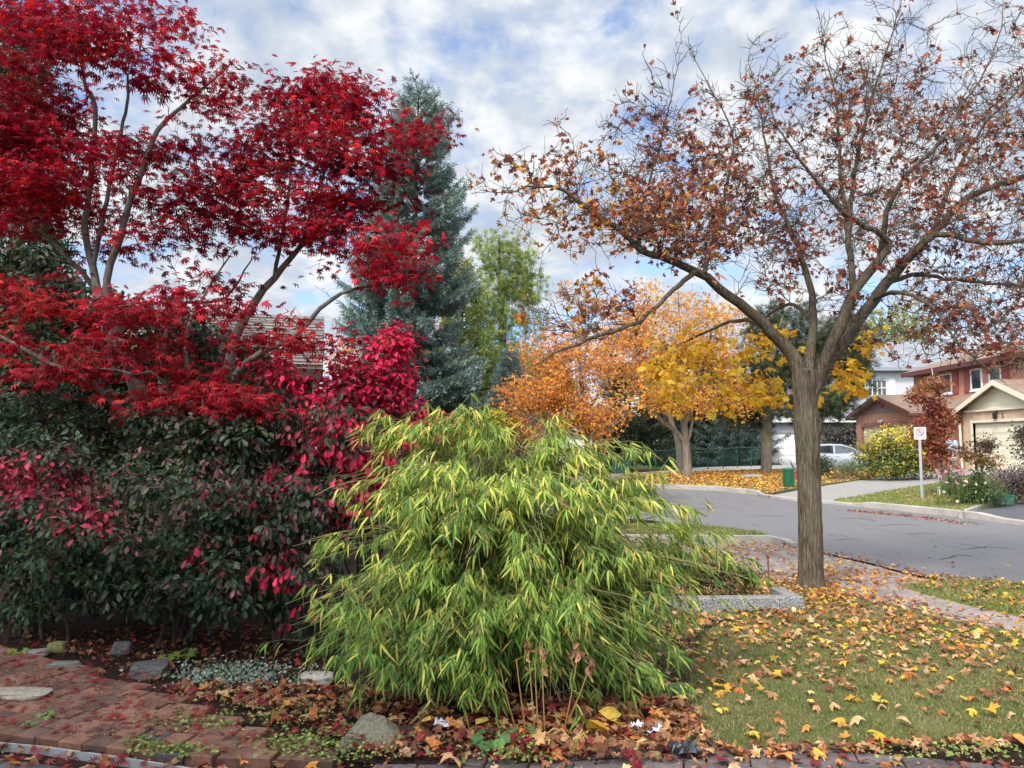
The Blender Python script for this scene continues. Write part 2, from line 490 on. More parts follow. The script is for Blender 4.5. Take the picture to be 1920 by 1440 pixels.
def kerb(name, pts, w, z0, z1, label, mat=None):
    P = [np.array(p) for p in pts]; mb = MB(); v = []
    for i, p in enumerate(P):
        d = P[min(i + 1, len(P) - 1)] - P[max(i - 1, 0)]; d = d / np.linalg.norm(d); nrm = np.array((-d[1], d[0]))
        h = hgt(*p); a, b = p, p + nrm * w
        zz = z1[i] if hasattr(z1, '__len__') else z1
        v += [(*a, h + z0), (*(a + nrm * .01), h + zz - .015), (*(a + nrm * .03), h + zz), (*b, h + zz), (*b, h + z0)]
    f = [[i * 5 + k, i * 5 + k + 1, i * 5 + 5 + k + 1, i * 5 + 5 + k] for i in range(len(P) - 1) for k in range(4)]
    f += [[4, 3, 2, 1, 0], [len(v) - 5 + k for k in range(5)]]
    mb.add(v, f)
    return tag(mb.build(name, mat or M_CONC), label, 'kerb', None, 'structure')
def dens(pts, step=0.5):
    o = []
    for a, b in zip(pts[:-1], pts[1:]):
        a, b = np.array(a), np.array(b); m = max(1, int(np.linalg.norm(b - a) / step))
        o += [tuple(a + (b - a) * k / m) for k in range(m)]
    return o + [pts[-1]]
KF = dens(([(14.5, 2)] + [(12.4, 9.5)] + ROAD_FAR + [(-4, 28.6), (-14, 30.5)]))
kz = []
for p in KF:
    # lowered where the two driveways cross
    x, y = p
    q = 0.06
    if 8 < y < 17.3 and x > 9: q = .0
    if 20.8 < y < 24.6 and 6 < x: q = -.02
    kz.append(q)
kerb('kerb', KF[::-1], 0.17, -0.2, kz[::-1], 'worn concrete kerb along the far side of the street')
kerb('driveway_kerb', dens([gp(1500, 1022), gp(1480, 1013), gp(1440, 1006), gp(1370, 1006), gp(1100, 1004)], .4), 0.16, -.12, 0.03, 'low pale concrete kerb at the edge of the leaf-strewn driveway')

# far-side lawns and driveways
RFO = [(a + .12, b + .12) for a, b in ROAD_FAR]
leaf_lawn = [RFO[9], RFO[8], RFO[7], RFO[6]] + [gh(*p) for p in ((1440, 926), (1500, 915), (1560, 907), (1650, 893), (1700, 889), (1690, 882), (1560, 880), (1430, 881), (1320, 885), (1200, 895), (1100, 897))]
sheet('leaf_covered_lawn', leaf_lawn, 0.02, M_LAWN, 1.0, 0.2, label='lawn across the street buried in yellow leaves', cat='lawn')
walk = [gh(*p) for p in ((1000, 903), (1100, 896), (1200, 894), (1320, 884), (1430, 880), (1560, 879), (1560, 872), (1430, 872), (1320, 876), (1200, 886), (1000, 896))]
sheet('path', walk, 0.0, M_CONC, 1.0, 0.2, label='pale concrete path along the green chain link fence', cat='path')
drv = [RFO[6], RFO[5], RFO[4]] + [gh(*p) for p in ((1600, 933), (1650, 924), (1700, 916), (1760, 906), (1800, 893), (1830, 884), (1720, 882), (1700, 889), (1650, 893), (1560, 907), (1500, 917), (1440, 928))]
sheet('driveway', drv, -0.03, M_DRIVE, 0.8, 0.2, label='worn grey asphalt driveway of the red brick house', cat='driveway')
r_lawn = [RFO[4]] + [gh(*p) for p in ((1600, 935), (1650, 925), (1700, 917), (1760, 907), (1800, 894), (1860, 892), (1990, 902), (2060, 925), (1920, 935), (1830, 953))] + [tuple(np.array(RFO[1]) * .75 + np.array(RFO[2]) * .25), RFO[2], RFO[3]]
sheet('front_lawn', r_lawn, 0.03, M_GREEN, 0.8, 0.2, 0.01, label='bright green lawn corner around the parking sign', cat='lawn')
d2 = [tuple(np.array(RFO[1]) * .75 + np.array(RFO[2]) * .25)] + [gh(*p) for p in ((1835, 953), (1920, 936), (2060, 926), (2400, 935), (2600, 1000))] + [(12.6, 9.5), RFO[0], RFO[1]]
sheet('beige_house_driveway', d2, -0.035, M_DARKDRIVE, 0.8, 0.2, label='dark asphalt driveway of the beige house', cat='driveway')
apron = [(17, 24.5), (21.5, 28), (21.5, 36), (19.8, 37), (19.8, 44), (15, 40), (14.5, 33)]
sheet('garage_apron', apron, -0.025, M_DRIVE, 1.0, 0.2, label='grey asphalt in front of the garages', cat='driveway')
kerb('lawn_edging', dens([gh(1806, 964), gh(1840, 951), gh(1920, 934), gh(2060, 923)], .5), 0.09, -0.1, 0.06, 'thin concrete edging between lawn and dark driveway')

# own garden: walkway, bed, lawn, brick paving
path = [gp(*p) for p in ((-900, 1370), (0, 1340), (500, 1300), (1300, 1390), (1600, 1380), (2500, 1340))] + [(6, 2.2), (-6, 2.2)]
PX0, PY0 = -0.5, 3.85 + 7.0
def m_paver(name, sat):
    t = NT(name, 0.9, 0.25)
    n = t.noise(t.coord(), 14, 6, 0.65); n2 = t.noise(t.coord(), 90, 3, 0.7); n3 = t.noise(t.coord(), 3, 5)
    c = t.attr()
    c = t.mixc(1.0, c, t.ramp(n, [(0.3, (.62, .62, .62)), (0.7, (1.25, 1.22, 1.2))]), 'MULTIPLY')
    c = t.mixc(0.35, c, t.mixc(1.0, c, t.ramp(n2, [(0.3, (.4, .4, .4)), (0.7, (1.6, 1.6, 1.6))]), 'MULTIPLY'))
    c = t.mixc(t.ramp(n3, [(0.52, (0, 0, 0)), (0.75, (.5, .5, .5))]), c, (.075, .06, .045))
    t.base(c); t.bump(n2, 0.5, 0.006)
    return t.m
M_PAVER = m_paver('paver', 1)
sheet('walkway_bed', path, -0.012, M_SOIL, 0.3, 0.1, label='earth joints under the grey walkway pavers', cat='path')
mb = MB()
a0 = math.radians(-14)
ca, sa = math.cos(a0), math.sin(a0)
pg = []
for i in range(-30, 30):
    for j in range(-4, 14):
        u, v = i * 0.215 + (0.105 if j % 2 else 0), j * 0.165
        x, y = u * ca - v * sa, 2.2 + u * sa + v * ca
        rad = math.hypot(x - PX0, y - PY0)
        if x < -0.7 and rad < 7.15: continue
        if not inpoly([(x, y)], path)[0]: continue
        k = random.uniform(.75, 1.25); w = random.random()
        c = np.array((0.155, 0.125, 0.118)) * k * (1 - .3 * w) + np.array((.0, .0, .004))
        mb.box((x, y, -0.02 + random.uniform(-.004, .004)), (0.207, 0.157, 0.06), a0 + random.uniform(-.012, .012), c, 0.006)
tag(mb.build('walkway', M_PAVER), 'grey-brown interlocking paver walkway along the bottom edge', 'walkway', None, 'structure')

bed = [gp(*p) for p in ((-700, 1350), (-300, 1080), (300, 1010), (900, 1040), (1240, 1095), (1420, 1150), (1330, 1180), (1300, 1230), (1290, 1300), (1270, 1350), (1310, 1402), (1200, 1422), (1000, 1436), (700, 1438), (450, 1425), (0, 1372))]
sheet('garden_bed', bed, 0.012, M_SOIL, 0.16, 0.08, 0.018, label='dark mulched garden bed under the shrubs', cat='garden bed')
lawn = [gp(*p) for p in ((1270, 1416), (1330, 1402), (1450, 1404), (1600, 1397), (1760, 1393), (1920, 1382), (2400, 1372), (2500, 1300), (2300, 1235), (2000, 1200), (1900, 1185), (1790, 1166), (1700, 1142), (1600, 1120), (1540, 1101), (1480, 1096), (1400, 1098), (1240, 1120), (1200, 1300))]
sheet('lawn', lawn, 0.008, M_LAWN, 0.2, 0.06, 0.008, label='front lawn of short grass scattered with maple leaves', cat='lawn')

# red brick paving laid on an arc: every brick a solid with worn edges
mb = MB()
for r in range(20):
    R0 = 7.0 - r * 0.132
    for k in range(-60, 40):
        dth = 0.150 / R0
        th = k * dth + (0.5 * dth if r % 2 else 0) + random.uniform(-.003, .003)
        x, y = PX0 + R0 * math.sin(th), PY0 - R0 * math.cos(th)
        lim = np.interp(r * .132 / .207, range(13), (0.0, -.28, -.5, -.72, -1.15, -1.72, -1.98, -1.98, -2.1, -2.45, -2.85, -3.3, -3.6))
        if x > lim + random.uniform(-.1, .1) or x < -5.2: continue
        q = random.random()
        c = np.array((0.205, 0.102, 0.068)) if q < .66 else np.array((0.150, 0.085, 0.062)) if q < .96 else np.array((0.125, 0.105, 0.09))
        ppx, ppy = x / y * F + CX, HOR + EYE / y * F
        if ppy < 1216 + max(0, ppx - 60) * .33: continue
        c = c * random.uniform(.7, 1.25)
        ln = dth * R0 - 0.008
        mb.box((x, y, 0.024 + random.uniform(-.003, .003) + 0.006 * mnoise.noise(Vector((x * 1.5, y * 1.5, 0)))), (ln, 0.124, 0.075), th + random.uniform(-.014, .014), c, random.uniform(.005, .008))
tag(mb.build('brick_paving', M_PAVER), 'old red brick paving laid in a curve with weeds in the joints', 'paving', None, 'structure')

# metal edging strip
pts = [gp(p[0], p[1] + 4, .05) for p in ((-120, 1362), (0, 1381), (80, 1388), (220, 1407), (330, 1424), (430, 1441), (520, 1462))]
mb = MB(); pts = dens(pts, .1)
for a, b in zip(pts[:-1], pts[1:]):
    a, b = np.array(a), np.array(b); d = b - a; L = np.linalg.norm(d)
    mb.box((*((a + b) / 2), -0.004), (L + .002, 0.009, 0.07), math.atan2(d[1], d[0]))
tag(mb.build('metal_edging', m_plain('galvanised_metal', (.40, .40, .39), .5, .4, .0, .3, 20)), 'thin galvanised metal edging strip bordering the red brick paving', 'edging')

# ------------------------------------------------------------------ stones, wall, rod and scraps
def rock(name, px, py, w, d, h, label, col, seed, rz=0.0, slab=False, z=0.03, group=None):
    x, y = gp(px, py, z)
    bm = bmesh.new()
    bmesh.ops.create_icosphere(bm, subdivisions=3, radius=1)
    for v in bm.verts:
        c = v.co.copy()
        c = Vector([math.copysign(abs(q) ** (0.45 if slab else 0.6), q) for q in c])
        n_ = mnoise.noise(c * 1.3 + Vector((seed, 0, 0))) * .22 + mnoise.noise(c * 4 + Vector((0, seed, 0))) * .05
        c = c * (1 + n_)
        c = Vector((c.x * w / 2, c.y * d / 2, c.z * h / 2))
        v.co = c
    bm.verts.ensure_lookup_table()
    V = np.array([v.co[:] for v in bm.verts]); Fc = [[v.index for v in f.verts] for f in bm.faces]; bm.free()
    cs, sn = math.cos(rz), math.sin(rz)
    V = V @ np.array([[cs, sn, 0], [-sn, cs, 0], [0, 0, 1]]) + np.array((x, y, z + h * .25))
    o = MB().add(V, Fc).build(name, m_conc('stone_' + str(seed), col, 0.25, 40), base=(x, y, z))
    return tag(o, label, 'stone', group)
# the large wedge-shaped stone below the bamboo
x, y = gp(690, 1392, .03)
bm = bmesh.new()
vs = [(-.20, -.10, -.03), (.22, -.07, -.03), (.23, .14, -.03), (-.16, .16, -.03), (-.18, -.085, .01), (.20, -.06, .015), (.08, .09, .125), (.0, .10, .148), (-.05, .08, .135)]
for v in vs: bm.verts.new((v[0] * .86, v[1] * .86, v[2] * .86))
bmesh.ops.convex_hull(bm, input=bm.verts[:])
bmesh.ops.subdivide_edges(bm, edges=bm.edges[:], cuts=5, use_grid_fill=True)
for v in bm.verts: v.co += Vector((1, 1, 1)) * 0.008 * mnoise.noise(v.co * 14) + v.co.normalized() * .006 * mnoise.noise(v.co * 35)
bm.verts.ensure_lookup_table(); bm.verts.index_update()
V = np.array([v.co[:] for v in bm.verts]) + np.array((x, y, .03)); Fc = [[v.index for v in f.verts] for f in bm.faces]; bm.free()
tag(MB().add(V, Fc).build('stone', m_conc('wedge_stone', (.19, .172, .125), .25, 50), base=(x, y, .03)), 'large wedge-shaped grey stone at the foot of the bamboo', 'stone')
rock('stone', 280, 1262, .25, .24, .09, 'broad flat grey stone slab at the dark edge of the bed', (.115, .11, .10), 3, .2, True)
rock('stone', 228, 1222, .13, .09, .10, 'small block-like grey stone standing in the dark bed', (.14, .135, .14), 5, .3, True)
rock('stone', 592, 1276, .23, .16, .06, 'pale flat stone beside the silver ground cover', (.40, .37, .31), 8, .1, True)
rock('stone', 108, 1218, .13, .10, .08, 'mossy yellow-green stone at the top of the brick paving', (.20, .19, .07), 11, .1, True)
rock('stone', 70, 1228, .16, .12, .05, 'pale flat stone left of the mossy stone', (.30, .26, .24), 12, .1, True)
rock('stone', 118, 1250, .22, .10, .04, 'long flat grey-green stone on the corner of the brick paving', (.19, .20, .17), 13, .15, True, .05)
rock('stone', 30, 1306, .42, .17, .05, 'flat pale sandstone slab lying on the red bricks', (.33, .28, .21), 14, .0, True, .055)
rock('stone', 318, 1325, .12, .09, .03, 'small flat grey stone just beyond the red bricks', (.17, .17, .17), 15, .2, True)
# concrete planter kerb
a, b = gp(1508, 1147), gp(1180, 1151)
mb = MB()
d = np.array(b) - np.array(a); L = np.linalg.norm(d); c = (np.array(a) + np.array(b)) / 2 + np.array((0, .07))
mb.box((c[0], c[1], .065), (L, .13, .15), math.atan2(d[1], d[0]), (1, 1, 1), .012)
mb.box((a[0] - .065, a[1] + .34, .064), (.13, .40, .147), math.atan2(d[1], d[0]) + PI, (1, 1, 1), .012)
tag(mb.build('planter_wall', M_AGG, base=(*c, 0)), 'low exposed aggregate concrete planter edge right of the bamboo', 'low wall')
x, y = gp(1441, 1092)
mb = MB().tube([(x, y, -.05), (x + .003, y, .15), (x, y, .285)], .0095, 8, cap=True)
mb.box((x - .004, y, .288), (.03, .02, .025), .2, bev=.004)
tag(mb.build('metal_rod', m_plain('rusty_metal', (.16, .075, .05), .8, .2, .2, .4, 30), base=(x, y, 0)), 'thin rusty rod standing in the ground left of the maple trunk', 'rod')

def scrap(px, py, s, col, label, seed, name='plastic_scrap', cat='litter'):
    x, y = gp(px, py, .05); n = 9; v = []
    for i in range(n):
        for j in range(n):
            u, w = (i / (n - 1) - .5), (j / (n - 1) - .5)
            q = Vector((u * 4 + seed, w * 4, seed))
            e = 1 + .4 * mnoise.noise(Vector((u * 3, w * 3, seed * 3)))
            v.append((x + u * s * e, y + w * s * .7 * e, .055 + s * .30 * abs(mnoise.noise(q)) + s * .12 * mnoise.noise(q * 3)))
    f = [[i * n + j, (i + 1) * n + j, (i + 1) * n + j + 1, i * n + j + 1] for i in range(n - 1) for j in range(n - 1)]
    return tag(MB().add(v, f).build(name, m_plain(name + str(seed), col, .35, .5, 0, .1), base=(x, y, .03)), label, cat)
scrap(1215, 1368, .17, (.62, .66, .72), 'crumpled white plastic scrap lying in the leaves right of the dry stalks', 2)
scrap(832, 1358, .11, (.55, .58, .62), 'small crumpled white plastic scrap lying near the wedge-shaped stone', 5)
scrap(1285, 1405, .16, (.02, .02, .025), 'torn black plastic scrap lying at the lawn corner', 9)

# ------------------------------------------------------------------ houses
M_WHITE = m_plain('white_paint', (.78, .78, .76), .5, .3, 0, .04)
M_CREAM = m_plain('cream_paint', (.66, .60, .46), .5, .3, 0, .05, 2)
M_BEIGEB = m_brick('beige_brick', (.56, .38, .24), (.50, .34, .22), (.52, .42, .32))
M_REDB = m_brick('red_brick', (.48, .20, .115), (.38, .15, .085), (.46, .35, .27))
M_SOLDIER = m_brick('soldier_brick', (.33, .10, .06), (.24, .07, .05), (.36, .25, .2), .22, .075, .012, swap=True)
M_SHING = m_brick('brown_shingle', (.30, .215, .17), (.24, .17, .13), (.15, .09, .065), .3, .10, .012, .95, .6)
M_GSHING = m_brick('grey_shingle', (.27, .285, .30), (.23, .245, .26), (.16, .17, .19), .3, .12, .012, .95, .6)
M_TSHING = m_brick('weathered_shingle', (.25, .22, .195), (.20, .175, .155), (.07, .06, .052), .34, .085, .010, .95, .8)
M_FASCIA = m_plain('dark_red_fascia', (.10, .035, .032), .5)
M_SHUT = m_plain('red_shutter', (.28, .07, .06), .5)
M_MAUVE = m_plain('mauve_siding', (.27, .165, .15), .6)
M_STUCCO = m_plain('white_stucco', (.52, .52, .53), .9, .1, 0, .08, 3, .2)
M_DARKG = m_plain('dark_metal', (.02, .02, .022), .4, .4)
M_GREENM = m_plain('green_metal', (.012, .075, .052), .45, .4)
def m_glass():
    t = NT('window_glass', 0.06, 0.9); n = t.noise(t.coord(), .9, 4)
    t.base(t.ramp(n, [(.35, (.03, .035, .04)), (.65, (.14, .15, .15))]))
    return t.m
M_GLASS = m_glass()

def window_x(parent, xw, y0, y1, z0, z1, bars=(1, 0), fm=None, t=.07):
    """window in a wall whose outside faces -x at x = xw"""
    fm = fm or M_WHITE
    mb = MB()
    for yy in (y0 + t / 2, y1 - t / 2): mb.bx((xw - .06, yy - t / 2, z0), (xw + .03, yy + t / 2, z1))
    for zz in (z0 + t / 2, z1 - t / 2): mb.bx((xw - .058, y0 + t, zz - t / 2), (xw + .03, y1 - t, zz + t / 2))
    for k in range(bars[0]): yy = y0 + (y1 - y0) * (k + 1) / (bars[0] + 1); mb.bx((xw - .05, yy - .02, z0 + t), (xw + .02, yy + .02, z1 - t))
    for k in range(bars[1]): zz = z0 + (z1 - z0) * (k + 1) / (bars[1] + 1); mb.bx((xw - .048, y0 + t, zz - .02), (xw + .02, y1 - t, zz + .02))
    f = mb.build('window', fm, parent)
    MB().bx((xw - .025, y0 + t, z0 + t), (xw - .015, y1 - t, z1 - t)).build('pane', M_GLASS, f)
    MB().bx((xw - .1, y0 - .05, z0 - .07), (xw - .001, y1 + .05, z0 - .002)).build('sill', fm, f)
    return f
def door_x(parent, xw, y0, y1, z0, z1, mat, rows=4, cols=4):
    mb = MB(); mb.bx((xw, y0, z0), (xw + .04, y1, z1))
    for r in range(rows):
        for c in range(cols):
            a = y0 + (y1 - y0) * c / cols + .07; b = y0 + (y1 - y0) * (c + 1) / cols - .07
            p = z0 + (z1 - z0) * r / rows + .07; q = z0 + (z1 - z0) * (r + 1) / rows - .07
            mb.bx((xw - .018, a, p), (xw - .001, b, q), bev=.006)
    for r in range(1, rows):
        zz = z0 + (z1 - z0) * r / rows
        mb.bx((xw - .004, y0, zz + .004), (xw - .001, y1, zz + .02))
    return mb.build('garage_door', mat, parent)
def gable_garage(root, x0, x1, y0, y1, zg, ze, za, door, brick, trim, siding, roofm, over=.35, lintel=None):
    ym = (y0 + y1) / 2
    d0, d1, dz = door
    mb = MB()
    mb.bx((x0, y0, zg - .5), (x0 + .25, d0, ze)); mb.bx((x0, d1, zg - .5), (x0 + .25, y1, ze)); mb.bx((x0, d0, dz), (x0 + .25, d1, ze))
    mb.bx((x0 + .25, y0, zg - .5), (x1, y0 + .25, ze)); mb.bx((x0 + .25, y1 - .25, zg - .5), (x1, y1, ze))
    mb.build('wall', brick, root)
    if lintel: MB().bx((x0 - .012, d0 - .1, dz + .01), (x0 - .001, d1 + .1, dz + .24)).build('lintel', lintel, root)
    sl = (za - ze) / (ym - y0)
    mb = MB(); n = 7
    for k in range(n):   # lap siding in the gable
        a, b = k / n, (k + 1) / n
        w0, w1 = (ym - y0) * (1 - a), (ym - y0) * (1 - b)
        mb.prism([(ym - w0, ze + (za - ze) * a), (ym + w0, ze + (za - ze) * a), (ym + max(w1, .01), ze + (za - ze) * b), (ym - max(w1, .01), ze + (za - ze) * b)], 'x', x0 + (.02 if k % 2 else .035), x0 + .2)
    mb.build('gable_siding', siding, root)
    mb = MB()
    for s in (-1, 1):
        e = (ym + s * (ym - y0 + over), ze - sl * over)
        mb.prism([(ym, za + .02), e, (e[0], e[1] + .09), (ym, za + .11)] if s < 0 else [(ym, za + .11), (e[0], e[1] + .09), e, (ym, za + .02)], 'x', x0 - .38, x1)
    mb.build('roof', roofm, root)
    mb = MB()
    for s in (-1, 1):
        e = (ym + s * (ym - y0 + over), ze - sl * over)
        mb.prism([(ym, za - .14), (e[0], e[1] - .14), (e[0], e[1] + .075), (ym, za + .085)], 'x', x0 - .42, x0 - .382)
        mb.bx((x0 - .38, e[0] - .02, e[1] - .13), (x1, e[0] + .02, e[1] - .005))
    mb.build('bargeboard', trim, root)
    return sl

def text(name, body, loc, rot, size, mat, parent, ext=.004):
    cu = bpy.data.curves.new(name, 'FONT'); cu.body = body; cu.size = size; cu.extrude = ext; cu.align_x = 'CENTER'; cu.align_y = 'CENTER'
    o0 = bpy.data.objects.new(name + '_tmp', cu); COL.objects.link(o0)
    dg = bpy.context.evaluated_depsgraph_get(); me = bpy.data.meshes.new_from_object(o0.evaluated_get(dg))
    bpy.data.objects.remove(o0)
    me.materials.clear(); me.materials.append(mat)
    o = bpy.data.objects.new(name, me); COL.objects.link(o); o.parent = parent
    o.location = np.array(loc) - BASE[parent.name]; o.rotation_euler = rot
    BASE[o.name] = np.array(loc, float)
    return o

# beige garage house at the right edge
H1 = thing('beige_house', 'beige brick house with cream garage door and cream gable at the right edge', 'house', (21.3, 32.4, .5))
gable_garage(H1, 21.3, 26, 29.5, 35.3, .45, 3.2, 4.35, (30.0, 34.55, 2.62), M_BEIGEB, M_CREAM, M_CREAM, M_SHING)
door_x(H1, 21.42, 30.0, 34.55, .46, 2.62, M_CREAM, 4, 4)
mb = MB(); mb.bx((21.26, 34.55, .46), (21.41, 34.68, 2.74)); mb.bx((21.26, 29.87, .46), (21.41, 30.0, 2.74)); mb.bx((21.262, 30.0, 2.62), (21.41, 34.55, 2.738))
mb.build('door_frame', M_CREAM, H1)
MB().bx((21.19, 29.5, 3.13), (21.298, 35.3, 3.21)).build('frieze_board', M_CREAM, H1)
mb = MB(); lx, ly, lz = 21.14, 32.72, 2.98
mb.tube([(21.3, ly, lz + .02), (21.2, ly, lz + .12), (lx, ly, lz + .10)], .018, 6)
mb.lathe((lx, ly, lz), [(.0, .16), (.05, .12), (.11, .03), (.10, .02), (.075, -.2), (.03, -.24), (0, -.25)], 6)
mb.build('carriage_lamp', M_DARKG, H1)
text('house_number', '1', (21.285, 32.98, 2.86), (PI / 2, 0, -PI / 2), .30, M_DARKG, H1)
text('house_number', '1', (21.285, 32.80, 2.86), (PI / 2, 0, -PI / 2), .30, M_DARKG, H1)
text('house_number', '5', (21.285, 32.40, 2.86), (PI / 2, 0, -PI / 2), .30, M_DARKG, H1)
MB().tube([(20.95, 35.66, 3.0), (20.97, 35.62, 2.82), (21.1, 35.5, 2.7), (21.2, 35.4, 2.6), (21.22, 35.38, .5)], .055, 8).build('downpipe', M_CREAM, H1)

# red brick house behind and left of it
H2 = thing('red_brick_house', 'two-storey red brick house with dark red shutters and brown roof', 'house', (19.8, 39.9, .45))
gable_garage(H2, 19.8, 23.0, 36.9, 43.0, .4, 3.3, 4.2, (37.5, 42.4, 2.6), M_REDB, M_FASCIA, M_MAUVE, M_SHING, .45, M_SOLDIER)
door_x(H2, 19.95, 37.5, 42.4, .4, 2.6, M_CREAM, 4, 4)
mb = MB(); an = np.linspace(0, 2 * PI, 24, endpoint=False)
mb.prism([(39.95 + .24 * math.cos(a), 3.86 + .26 * math.sin(a)) for a in an], 'x', 19.77, 19.83)
mb.build('gable_vent', M_SHUT, H2)
mb = MB(); mb.box((19.72, 39.85, 2.92), (.1, .1, .1), bev=.02); mb.tube([(19.72, 39.85, 2.92), (19.58, 39.98, 2.85)], [.04, .06], 8, cap=True); mb.tube([(19.72, 39.85, 2.92), (19.58, 39.72, 2.85)], [.04, .06], 8, cap=True)
mb.build('flood_light', M_WHITE, H2)
mb = MB(); mb.bx((21.6, 35.35, 0), (21.85, 36.85, 3.25)); mb.bx((23.0, 26, 0), (23.25, 42.6, 5.62)); mb.bx((23.25, 42.35, 0), (31, 42.6, 5.62))
mb.prism([(23.0, 5.62), (31, 5.62), (28, 7.25)], 'y', 42.3, 42.55)
mb.build('main_wall', M_REDB, H2)
mb = MB(); s = (7.35 - 5.66) / (28 - 22.55)
mb.prism([(22.5, 5.62), (22.5, 5.74), (28, 7.42), (28, 7.30)], 'y', 26, 42.9)
mb.prism([(28.002, 7.30), (28.002, 7.42), (32, 6.0), (32, 5.88)], 'y', 26, 42.9)
mb.build('main_roof', M_SHING, H2)
mb = MB(); mb.bx((22.44, 26, 5.48), (22.498, 42.9, 5.72)); mb.prism([(22.5, 5.47), (22.5, 5.61), (28, 7.29), (28, 7.13)], 'y', 42.84, 42.9); mb.bx((22.5, 26, 5.5), (23.0, 42.8, 5.54))
mb.build('eave', M_FASCIA, H2)
MB().prism([(21.0, 3.28), (21.0, 3.38), (23.0, 4.22), (23.0, 4.12)], 'y', 35.0, 37.2).build('porch_roof', M_SHING, H2)
mb = MB(); mb.bx((20.95, 34.9, 3.1), (21.0, 36.9, 3.3)); mb.bx((21.0, 35.0, 3.1), (21.6, 36.9, 3.14)); mb.build('porch_fascia', M_FASCIA, H2)
for y0, y1 in ((36.35, 37.25), (34.9, 35.8), (38.85, 39.95), (40.2, 41.15)):
    window_x(H2, 23.0, y0, y1, 4.32, 5.38, (0, 0))
for y0, y1 in ((37.3, 37.8), (34.35, 34.85), (38.3, 38.8), (41.2, 41.7)):
    mb = MB(); mb.bx((22.94, y0, 4.26), (22.999, y1, 5.44))
    for k in range(9): z = 4.34 + k * .115; mb.bx((22.92, y0 + .06, z), (22.939, y1 - .06, z + .07))
    mb.build('shutter', M_SHUT, H2)

# pale house further left
H3 = thing('white_house', 'white house with grey roof and white garage door behind the pine', 'house', (19.5, 50, .4))
mb = MB(); mb.bx((16.4, 50, 0), (17.2, 50.25, 3.3)); MB().bx((18.95, 50, 0), (24.6, 50.25, 3.3)).bx((24.35, 50.25, 0), (24.6, 57, 3.3)).build('side_wall', m_plain('shaded_stucco', (.24, .235, .24), .9, .1, 0, .12, 2, .2), H3); mb.bx((17.2, 50, 2.45), (18.95, 50.25, 3.3)); mb.bx((16.4, 50.25, 0), (16.65, 57, 3.3))  # right wall's shade is put into its colour, a darker grey stucco
mb.build('wall', M_STUCCO, H3)
mb = MB(); mb.bx((17.2, 50.12, .3), (18.95, 50.16, 2.45))
for r in range(4):
    for c in range(3): mb.bx((17.26 + c * .58, 50.10, .38 + r * .53), (17.72 + c * .58, 50.118, .80 + r * .53), bev=.006)
mb.build('garage_door', M_WHITE, H3)
mb = MB(); mb.prism([(49.5, 3.3), (49.5, 3.42), (54.0, 5.7), (54.0, 5.58)], 'x', 16.0, 25.0); mb.prism([(54.002, 5.58), (54.002, 5.7), (58, 3.7), (58, 3.58)], 'x', 16.0, 25.0)
mb.build('garage_roof', M_GSHING, H3)
MB().bx((16.0, 49.46, 3.12), (25.0, 49.498, 3.4)).build('fascia', M_WHITE, H3)
mb = MB(); mb.bx((23.6, 53.0, 3.0), (25.3, 53.25, 7.0)); mb.bx((26.7, 53.0, 3.0), (34, 53.25, 7.0)); mb.bx((25.3, 53.0, 3.0), (26.7, 53.25, 5.1)); mb.bx((25.3, 53.0, 6.25), (26.7, 53.25, 7.0)); mb.bx((23.6, 53.25, 3.0), (23.85, 62, 7.0))
mb.build('upper_wall', M_STUCCO, H3)
mb = MB(); mb.prism([(52.4, 6.95), (52.4, 7.1), (57.5, 9.6), (57.5, 9.45)], 'x', 23.0, 34.5); mb.prism([(57.502, 9.45), (57.502, 9.6), (63, 7.1), (63, 6.95)], 'x', 23.0, 34.5)
mb.build('main_roof', M_GSHING, H3)
MB().bx((23.0, 52.34, 6.85), (34.5, 52.398, 7.12)).build('gutter', m_plain('grey_gutter', (.25, .27, .3), .5), H3)
mb = MB()
for xx in (25.3, 25.97, 26.64): mb.bx((xx, 52.95, 5.1), (xx + .06, 53.1, 6.25))
for zz in (5.1, 5.65, 6.19): mb.bx((25.36, 52.956, zz), (26.64, 53.1, zz + .06))
for xx in (25.63, 26.3): mb.bx((xx, 52.96, 5.16), (xx + .03, 53.08, 6.19))
w = mb.build('window', M_WHITE, H3); MB().bx((25.36, 53.05, 5.16), (26.64, 53.06, 6.19)).build('pane', M_GLASS, w)
MB().bx((24.75, 52.93, 5.05), (25.2, 52.998, 6.3)).build('shutter', M_WHITE, H3); MB().bx((26.8, 52.93, 5.05), (27.25, 52.998, 6.3)).build('shutter', M_WHITE, H3)

# own neighbour at the left: low house with steep weathered shingle roof
H4 = thing('shingle_roof_house', 'house with steep weathered shingle roof behind the red maple', 'house', (0, 0, 0))
M_OLDB = m_brick('old_brown_brick', (.15, .075, .055), (.11, .06, .05), (.12, .10, .09))
mb = MB(); mb.bx((-10.4, 0, 0), (-.19, .25, 3.3)); mb.bx((-.44, .25, 0), (-.19, 6, 3.3)); mb.build('wall', M_OLDB, H4)
v = MB(); v.prism([(-.55, 3.12), (-.55, 3.26), (.55, 4.32), (.75, 4.36), (.75, 4.22)], 'x', -10.4, 0); v.prism([(.752, 4.22), (.752, 4.36), (6.5, 4.36), (6.5, 4.22)], 'x', -10.4, 0)
